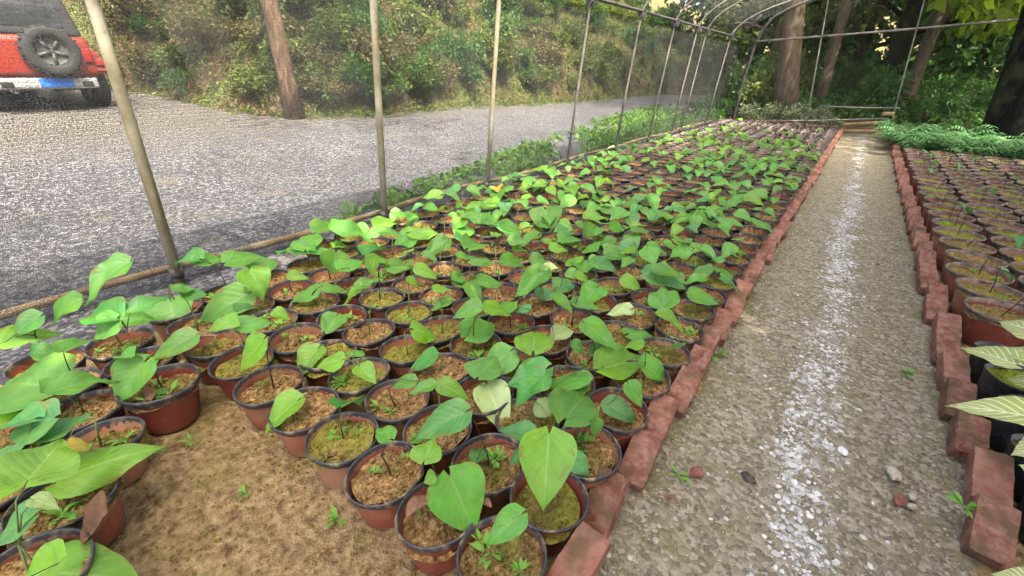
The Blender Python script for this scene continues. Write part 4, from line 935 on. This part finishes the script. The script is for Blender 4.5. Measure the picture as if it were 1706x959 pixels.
def edge_pts(n, seed):
    rng = np.random.default_rng(seed); y = rng.uniform(3.2, 24, n); x = np.interp(y, _ey, _ex) + rng.normal(0, .25, n); z = slope(x) + .10*rng.random(n); return list(zip(x, y, z))
scatter('roadside_grass', edge_pts(1500, 5), MT['fol_b'], .05, .14, 64, 'tufts of grass along the far side of the road', spread=.05, slim=.2)

rl2 = np.random.default_rng(12); ux = rl2.uniform(-5, 13, 9000); uy = rl2.uniform(17.0, 30, 9000)
scatter('woodland_undergrowth', [(x, y, z + .4*q) for x, y, z, q in zip(ux, uy, height(ux, uy), rl2.random(9000))], MT['fol_a'], .08, .25, 67, 'shaded undergrowth on the woodland floor beyond the tunnel', spread=.15, slim=.5)
rl = np.random.default_rng(8); lp = [(x, y, z) for x, y, z in zip(rl.uniform(-3.2, -.5, 420), rl.uniform(9.8, 15.5, 420), rl.uniform(.13, .17, 420))]
scatter('fallen_leaves', lp, MT['litter'], .05, .12, 66, 'reddish brown fallen leaves over the end of the seedling bed', spread=.06, slim=.5, up=1.5)
# ------------------------------------------------------------------ trees
def tree(x, y, hgt, r0, lean, bark, crown, label, group=None, cr=None, z0=None, name='tree', first=.35, nl=2600, lsz=(.12, .3), branches=7, seed=0):
    rng = random.Random(seed); z = float(height(np.array(x), np.array(y))) if z0 is None else z0
    th = thing(name, (x, y, z - .1), label, 'tree', group)
    pts = []; rads = []
    for k in range(12):
        t = k / 11; pts.append((lean[0]*t*hgt + .06*math.sin(t*7 + seed)*t, lean[1]*t*hgt, t*hgt)); rads.append(r0 * (1 + .22*math.exp(-t*hgt*2.2)) * (1 - .72*t))
    mb = MB(); mb.tube(pts, rads, 18)
    me = mb.build('trunk', MT[bark], True)
    for v in me.vertices:
        q = mnoise.noise(Vector((v.co.x*5/r0*.3, v.co.y*5/r0*.3, v.co.z*.8 + seed))); c = Vector((lean[0]*v.co.z, lean[1]*v.co.z, v.co.z)); v.co += (v.co - c) * (.13*q) if (v.co - c).length > 1e-6 else Vector()
    obj('trunk', me, th)
    tips = []
    for k in range(branches):
        t = first + (1 - first) * (k + rng.random()*.7) / branches; p = Vector((lean[0]*t*hgt, lean[1]*t*hgt, t*hgt)); az = k*2.4 + rng.uniform(-.5, .5); L = hgt * rng.uniform(.22, .4) * (1.15 - t*.5)
        d = Vector((math.cos(az), math.sin(az), rng.uniform(.1, .7))); m_ = p + d*L*.5 + Vector((0, 0, .05*L)); e = p + d*L
        mb = MB(); mb.tube([p, m_, e], [r0*.32*(1-.5*t), r0*.2*(1-.5*t), r0*.07], 7); obj('branch', mb.build('branch', MT[bark], True), th); tips += [m_, e]
    cl = []
    for e in tips:
        for _ in range(4):
            s = hgt * .075 * rng.uniform(.7, 1.5); cl.append(((e.x + rng.gauss(0, s*1.1), e.y + rng.gauss(0, s*1.1), e.z + rng.gauss(0, s*.8)), (s, s, s*.7)))
    if crown: obj('crown', leaf_cloud('crown', MT[crown], cl, nl, lsz[0], lsz[1], seed + 100, .6, .6), th)
    return th
def tree_at_top(px0, py0, px1, py1, x0): pass
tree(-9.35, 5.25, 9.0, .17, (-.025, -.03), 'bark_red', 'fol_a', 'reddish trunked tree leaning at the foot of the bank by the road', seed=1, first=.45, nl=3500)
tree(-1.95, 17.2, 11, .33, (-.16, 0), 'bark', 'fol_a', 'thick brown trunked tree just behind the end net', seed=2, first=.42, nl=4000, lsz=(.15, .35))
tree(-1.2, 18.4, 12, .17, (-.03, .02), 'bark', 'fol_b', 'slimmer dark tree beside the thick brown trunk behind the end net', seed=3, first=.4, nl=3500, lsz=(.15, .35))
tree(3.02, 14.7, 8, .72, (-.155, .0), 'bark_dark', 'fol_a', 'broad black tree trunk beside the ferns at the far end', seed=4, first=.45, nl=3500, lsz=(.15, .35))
tree(1.0, 19.5, 9, .2, (.0, .02), 'bark', 'fol_painted_glow', 'dim upright tree in the shade beyond the ferns', seed=5, first=.22, nl=4200, lsz=(.15, .4))
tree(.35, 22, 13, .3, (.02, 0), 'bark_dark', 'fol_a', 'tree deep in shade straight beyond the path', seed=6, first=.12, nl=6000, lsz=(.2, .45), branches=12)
tree(3.4, 19.5, 11, .22, (0, 0), 'bark', 'fol_painted_glow', 'broad leaved tree with yellow green glow painted in beyond the ferns', seed=7, first=.12, nl=5200, lsz=(.2, .45), branches=11)
tree(6.0, 20, 10, .25, (0, 0), 'bark', 'fol_painted_glow', 'leafy tree outermost beyond the mossy pots', seed=8, first=.15, nl=5000, lsz=(.2, .4), branches=10)
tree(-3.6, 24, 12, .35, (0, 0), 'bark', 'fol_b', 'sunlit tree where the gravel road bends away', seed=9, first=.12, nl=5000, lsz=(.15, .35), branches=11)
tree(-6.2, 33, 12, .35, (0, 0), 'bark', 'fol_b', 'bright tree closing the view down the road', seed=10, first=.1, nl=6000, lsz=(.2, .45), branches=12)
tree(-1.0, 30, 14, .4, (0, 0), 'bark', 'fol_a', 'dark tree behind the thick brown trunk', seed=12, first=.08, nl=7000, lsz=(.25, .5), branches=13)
tree(4.6, 28, 14, .4, (0, 0), 'bark', 'fol_a', 'dark tree filling the gap behind the one with painted glow', seed=13, first=.08, nl=7000, lsz=(.25, .5), branches=13)
for i, (x, y) in enumerate(((-13.5, 8.2), (-14.8, 12.5), (-13.2, 17), (-15, 22.5), (-13, 28), (-19, 3.5), (-21.5, -1.5), (-17.5, 7), (-19, 14), (-18, 20))):
    tree(x, y, 9 + i % 3, .2, (.01, 0), 'bark', ('fol_a', 'fol_b')[i % 2], ('deep green', 'yellow green')[i % 2] + ' tree on top of the bank above the road', 'trees on top of the bank', seed=30 + i, first=.14, nl=3800, lsz=(.15, .38), branches=10)
for i, (x, y) in enumerate(((6.4, 7.4), (6.0, 3.0), (5.8, -1.4), (6.2, -6.0), (9.5, -3.0), (9.8, 2.5))):  # dense trees added out of view to keep sun off bed and path
    tree(x, y, 11.2, .3, (-.03, 0), 'bark', 'fol_a', 'added unseen shade tree ' + ('beside the tunnel by the mossy pots', 'beside the tunnel by the first mossy pots', 'beside the tunnel by the black bags', 'beside the tunnel behind the black bags', 'in the second line by the black bags', 'in the second line by the mossy pots')[i], seed=50 + i, first=.40, nl=13500, lsz=(.20, .38), branches=18)

rw_ = random.Random(99); cl = []
for k in range(760):
    a = rw_.random(); x = -10 + 32*a; y = 27 + 7*rw_.random() + 5*abs(a - .4); s_ = rw_.uniform(.8, 1.8); cl.append(((x, y, -.5 + 11*rw_.random()), (s_, s_, s_*.8)))
tag(obj('distant_wood', leaf_cloud('distant_wood', MT['fol_a'], cl, 62000, .22, .52, 200, .6, .6)), 'shaded wood closing off the view beyond the tunnel', None, None, 'stuff')
# ------------------------------------------------------------------ ferny plants at the end of the mossy bed, pale shrubs at the end of the seedling bed
def fern_mesh(seed):
    rng = random.Random(seed); mb = MB()
    for f in range(15):
        az = rng.uniform(0, 6.28); L = rng.uniform(.35, .62); d = Vector((math.cos(az), math.sin(az), 0)); s = Vector((-math.sin(az), math.cos(az), 0)); rise = rng.uniform(1.2, 2.3)
        n = 11
        for k in range(n):
            t = (k + 1) / n; p = d*L*t + Vector((0, 0, L*(rise*t - .75*rise*t*t)))
            ll = .15 * math.sin(math.pi*(.15 + .8*t)) * (L/.5)
            for sg in (-1, 1):
                e = p + s*sg*ll + d*ll*.45 + Vector((0, 0, -ll*.35)); q = d*.014
                mb.add([p - q, p + q, (p+e)/2 + q*1.4 + Vector((0,0,.006)), e, (p+e)/2 - q*1.2 + Vector((0,0,.006))], [(0,1,2,4), (4,2,3)])
    return mb.build('fronds', MT['fol_blue'])
FERN = [fern_mesh(s) for s in range(4)]
rf = random.Random(77); j = 0
for r_ in range(5):
    for c_ in range(12):
        x = 1.0 + c_*.42 + rf.uniform(-.1, .1); y = 12.2 + r_*.66 + rf.uniform(-.15, .15)
        if x > 1.1 + .33*y: continue
        th = thing('fern', (x, y, .05), 'feathery blue green fern in the dense patch at the end of the mossy pots', 'fern', 'ferns at the end of the mossy bed', rf.uniform(0, 6)); s = rf.uniform(.9, 1.3); th.scale = (s, s, s)
        obj('fronds', rf.choice(FERN), th)
        mb = MB(); mb.tube([(0, 0, -.06), (0, 0, .02)], .03, 6); obj('stem', mb.build('stem', MT['stem'], True), th)
PALE = leaf_cloud('pale_leaves', MT['fol_pale'], clumps(rb, (0, 0, .4), (.5, .45, .32), 16, .2), 1300, .05, .13, 81)
for i, (px, py, s) in enumerate(((1250, 195, .75), (1285, 200, .8), (1330, 196, .9), (1370, 190, .8), (1395, 188, .55))):
    p = onY(px, py, 16.1 + .25*(i % 2)); bush(p.x, p.y, s, 0, ['pale leaved shrub behind the corner of the end frame', 'cream edged shrub at the foot of the thick brown trunk', 'bushy cream edged shrub between the trunk and the pale post', 'cream edged shrub hugging the pale post', 'small pale shrub beside the dark gap at the path end'][i], None, 1.0, 'shrub', PALE)
for i, (x, y, s) in enumerate(((-2.9, 17.5, 1.3), (-3.6, 19.0, 1.5), (-2.6, 20.5, 1.6), (-4.6, 21.5, 1.5))):
    bush(x, y, s, (3, 1, 0, 3)[i], ('round', 'tall', 'loose', 'outer')[i] + ' green shrub behind the corner of the end net', None, 1.2)
for i, (x, y, s) in enumerate(((.2, 18.5, 1.3), (1.5, 17.6, 1.2), (3.8, 18.2, 1.5), (5.2, 16.8, 1.4), (-.4, 20.5, 1.6))):
    bush(x, y, s, (1, 4, 3, 1, 4)[i], ('low dark shrub in the shade straight beyond the path', 'dark shrub behind the pale end post', 'glowing shrub beside the black trunk', 'dark shrub outermost behind the ferns', 'deep green shrub behind the slimmer dark tree')[i], None, 1.1)

# ------------------------------------------------------------------ red off-road vehicle
JX, JY = -11.42, 2.06; JZ = float(slope(np.array(JX)))
jp = thing('off_road_vehicle', (JX, JY, JZ), 'red off-road vehicle with black hardtop and spare wheel, parked beyond the net', 'off-road vehicle', None, R(4))
def jb(name, c, s, mat, bw=.03, parent=jp, seg=3):
    mb = MB(); mb.box(c, s); return obj(name, bevelled(mb.build(name, mat, True), bw, seg), parent)
# local: +X faces the camera (rear), Y across, Z up
V = []; prof = [(0, .58), (0.03, .62), (.03, 1.10), (-.02, 1.18), (-1.9, 1.18), (-1.95, 1.16), (-3.3, 1.08), (-3.75, 1.0), (-3.78, .6), (-3.6, .5), (-.1, .5)]
mb = MB(); n = len(prof); mb.add([(x, -.77, z) for x, z in prof] + [(x, .77, z) for x, z in prof], [tuple(range(n)), tuple(range(2*n-1, n-1, -1))] + [(i, i + n, (i+1) % n + n, (i+1) % n) for i in range(n)])
body = obj('body', bevelled(mb.build('body', MT['red'], True), .025, 2), jp)
mb = MB(); q = [(-.02, -.74, 1.185), (-.02, .74, 1.185), (-2.0, .74, 1.185), (-2.0, -.74, 1.185), (-.16, -.66, 1.80), (-.16, .66, 1.80), (-1.75, .66, 1.83), (-1.75, -.66, 1.83)]
mb.add(q, [(0,3,2,1), (4,5,6,7), (0,1,5,4), (1,2,6,5), (2,3,7,6), (3,0,4,7)])
obj('hardtop', bevelled(mb.build('hardtop', MT['black'], True), .05, 3), jp)
rw = jb('rear_window', (-.065, 0, 1.50), (.03, 1.06, .36), MT['glass'], .012); rw.rotation_euler = (0, R(-12.5), 0); rw.location = (.30, 0, .03)
for sg in (-1, 1):
    mb = MB(); P = [(-.06 - .0, .60), (-.02, .66), (-.10, .86), (-.30, .98), (-.62, .98), (-.85, .86), (-.95, .62), (-.86, .62), (-.78, .80), (-.6, .88), (-.32, .88), (-.18, .80), (-.11, .62)]
    k = len(P); y0, y1 = sg*.75, sg*.93
    mb.add([(x, y0, z) for x, z in P] + [(x, y1, z) for x, z in P], [(i, (i+1) % k, (i+1) % k + k, i + k) for i in range(k)] + [(i, i+1, k-2-i+0, k-1-i) for i in range(k//2 - 1)][:0])
    for i in range(6): mb.F.append((k*(1) + i, k + i + 1, k + (12 - i - 1), k + (12 - i)))
    obj('fender', mb.build('fender', MT['red'], False), jp)
    lt = jb('tail_light', (.045, sg*.68, .90), (.05, .12, .20), MT['lamp'], .01)
    jb('side_marker', (-.03, sg*.86, .78), (.05, .12, .09), MT['lamp'], .01)
    for xw in (-.53, -3.0):
        wh = bpy.data.objects.new('wheel', None); COL.objects.link(wh); wh.parent = jp; wh.location = (xw, sg*.80, .39); wh.rotation_euler = (R(90), 0, 0)
        mb = MB(); mb.lathe([(.22, -.11), (.36, -.125), (.385, -.09), (.39, 0), (.385, .09), (.36, .125), (.22, .11), (.22, -.11)], 30); obj('tyre', mb.build('tyre', MT['rubber'], True), wh)
        mb = MB(); mb.lathe([(.01, .05), (.06, .07), (.07, .04), (.18, .03), (.225, .10), (.225, -.10), (.01, -.08)], 24); obj('rim', mb.build('wheel_rim', MT['alloy'], True), wh)
sp = bpy.data.objects.new('spare_wheel', None); COL.objects.link(sp); sp.parent = jp; sp.scale = (.98, .98, 1); sp.location = (.20, .17, .95); sp.rotation_euler = (0, R(90), 0)
mb = MB(); mb.lathe([(.21, -.11), (.34, -.125), (.375, -.1), (.39, 0), (.375, .1), (.34, .125), (.27, .12), (.22, .10), (.21, -.11)], 40)
for k in range(40):
    a = 2*math.pi*k/40; mb.box((.388*math.cos(a), .388*math.sin(a), .05*(1 if k % 2 else -1)), (.022, .03, .09), Matrix.Rotation(a, 3, 'Z'))
obj('tyre', mb.build('spare_tyre', MT['rubber'], True), sp)
mb = MB(); mb.lathe([(.01, .075), (.05, .075), (.06, .05), (.10, .045), (.20, .05), (.222, .09), (.222, -.09), (.01, -.05)], 32)
for k in range(5):
    a = 2*math.pi*k/5; mb.box((.12*math.cos(a), .12*math.sin(a), .062), (.17, .045, .03), Matrix.Rotation(a, 3, 'Z'))
obj('rim', mb.build('spare_rim', MT['dark_tube'], True), sp)
mb = MB(); mb.tube([(0, .13, .98), (.11, .13, .98)], .07, 10); obj('spare_mount', mb.build('spare_mount', MT['black'], True), jp)
bp = jb('bumper', (.10, 0, .46), (.16, 1.36, .17), MT['silver'], .04)
for sg in (-1, 1): jb('fog_lamp', (.185, sg*.52, .45), (.03, .15, .08), MT['black'], .012, bp)
pl = jb('number_plate', (.192, .10, .47), (.015, .44, .14), MT['blue'], .005)
mb = MB(); mb.tube([(-.53, -.72, .36), (-.53, .72, .36)], .05, 8); mb.tube([(-.53, .1, .2), (-.53, .1, .52)], .13, 10); obj('rear_axle', mb.build('rear_axle', MT['alloy'], True), jp)
jb('chassis', (-1.9, 0, .44), (3.4, .9, .12), MT['black'], .02)
mb = MB(); mb.tube([(-.2, -.42, .34), (.08, -.42, .33)], .03, 8); obj('exhaust', mb.build('exhaust', MT['alloy'], True), jp)
for sg in (-1, 1): jb('door_panel', (-1.35, sg*.775, .86), (.85, .03, .5), MT['red'], .02)

# ------------------------------------------------------------------ fallen dry leaves lying on the pots and the earth
for i, (px, py, z, s, lab) in enumerate([(700, 842, .19, .10, 'crumpled brown leaf on the front pot under the heart shaped leaf'), (800, 842, .20, .09, 'reddish brown leaf tucked behind the front heart shaped leaf'), (165, 862, .21, .15, 'curled tan leaf lying across the rim of a pot by the bare earth'),
        (252, 655, .19, .09, 'dark brown curled leaf in the big red corner pot'), (495, 628, .19, .06, 'little brown leaf on the pot rim behind the bare earth'), (930, 690, .19, .06, 'brown scrap of leaf on soil below the pale variegated leaf'), (690, 618, .19, .06, 'pinkish dry leaf beside a rim in the second row'), (1697, 434, .26, .13, 'golden yellow fallen leaf on the mossy pots'),
        (345, 562, .2, .1, 'tan dry leaf on a shaded pot by the net side'), (1115, 830, .03, .05, 'tiny dry leaf on the grit beside the brick edging'), (240, 845, .02, .05, 'small dark leaf on the bare earth beside the clover pot')]):
    p = at(px, py, z); me = DEAD[i % 4]
    if 'golden' in lab: me = me.copy(); me.materials.clear(); me.materials.append(MT['leaf_yellow'])
    o = obj('dry_leaf', me, loc=p); o.scale = (s, s, s); o.rotation_euler = (rb.uniform(-.3, .3), rb.uniform(-.3, .3), rb.uniform(0, 6.28)); tag(o, lab, 'dry leaf')
# weeds on the bare earth and by the bricks
for i, (px, py, s, lab) in enumerate([(1190, 590, 2.0, 'green weed sprouting at the foot of the brick edging'), (565, 862, 1.2, 'small bright clover sprig at the foot of a front pot'), (1130, 790, 1.2, 'low weed patch on the path edge near the rust red stone'), (1510, 622, 1.4, 'tiny moss sprig on the path grit beside the opposite bricks'), (815, 700, .01, ''),
        (1605, 842, 1.3, 'little two leaved weed between the sunlit bricks'), (410, 820, .8, 'tiny seedling weed in the middle of the bare earth'), (320, 735, .9, 'small weed by the foot of the big red corner pot')]):
    if not lab: continue
    p = at(px, py, .01 if i != 5 else .1); o = obj('sprig', WEEDS[i % 5], loc=p); o.scale = (s,)*3; tag(o, lab, 'weed')
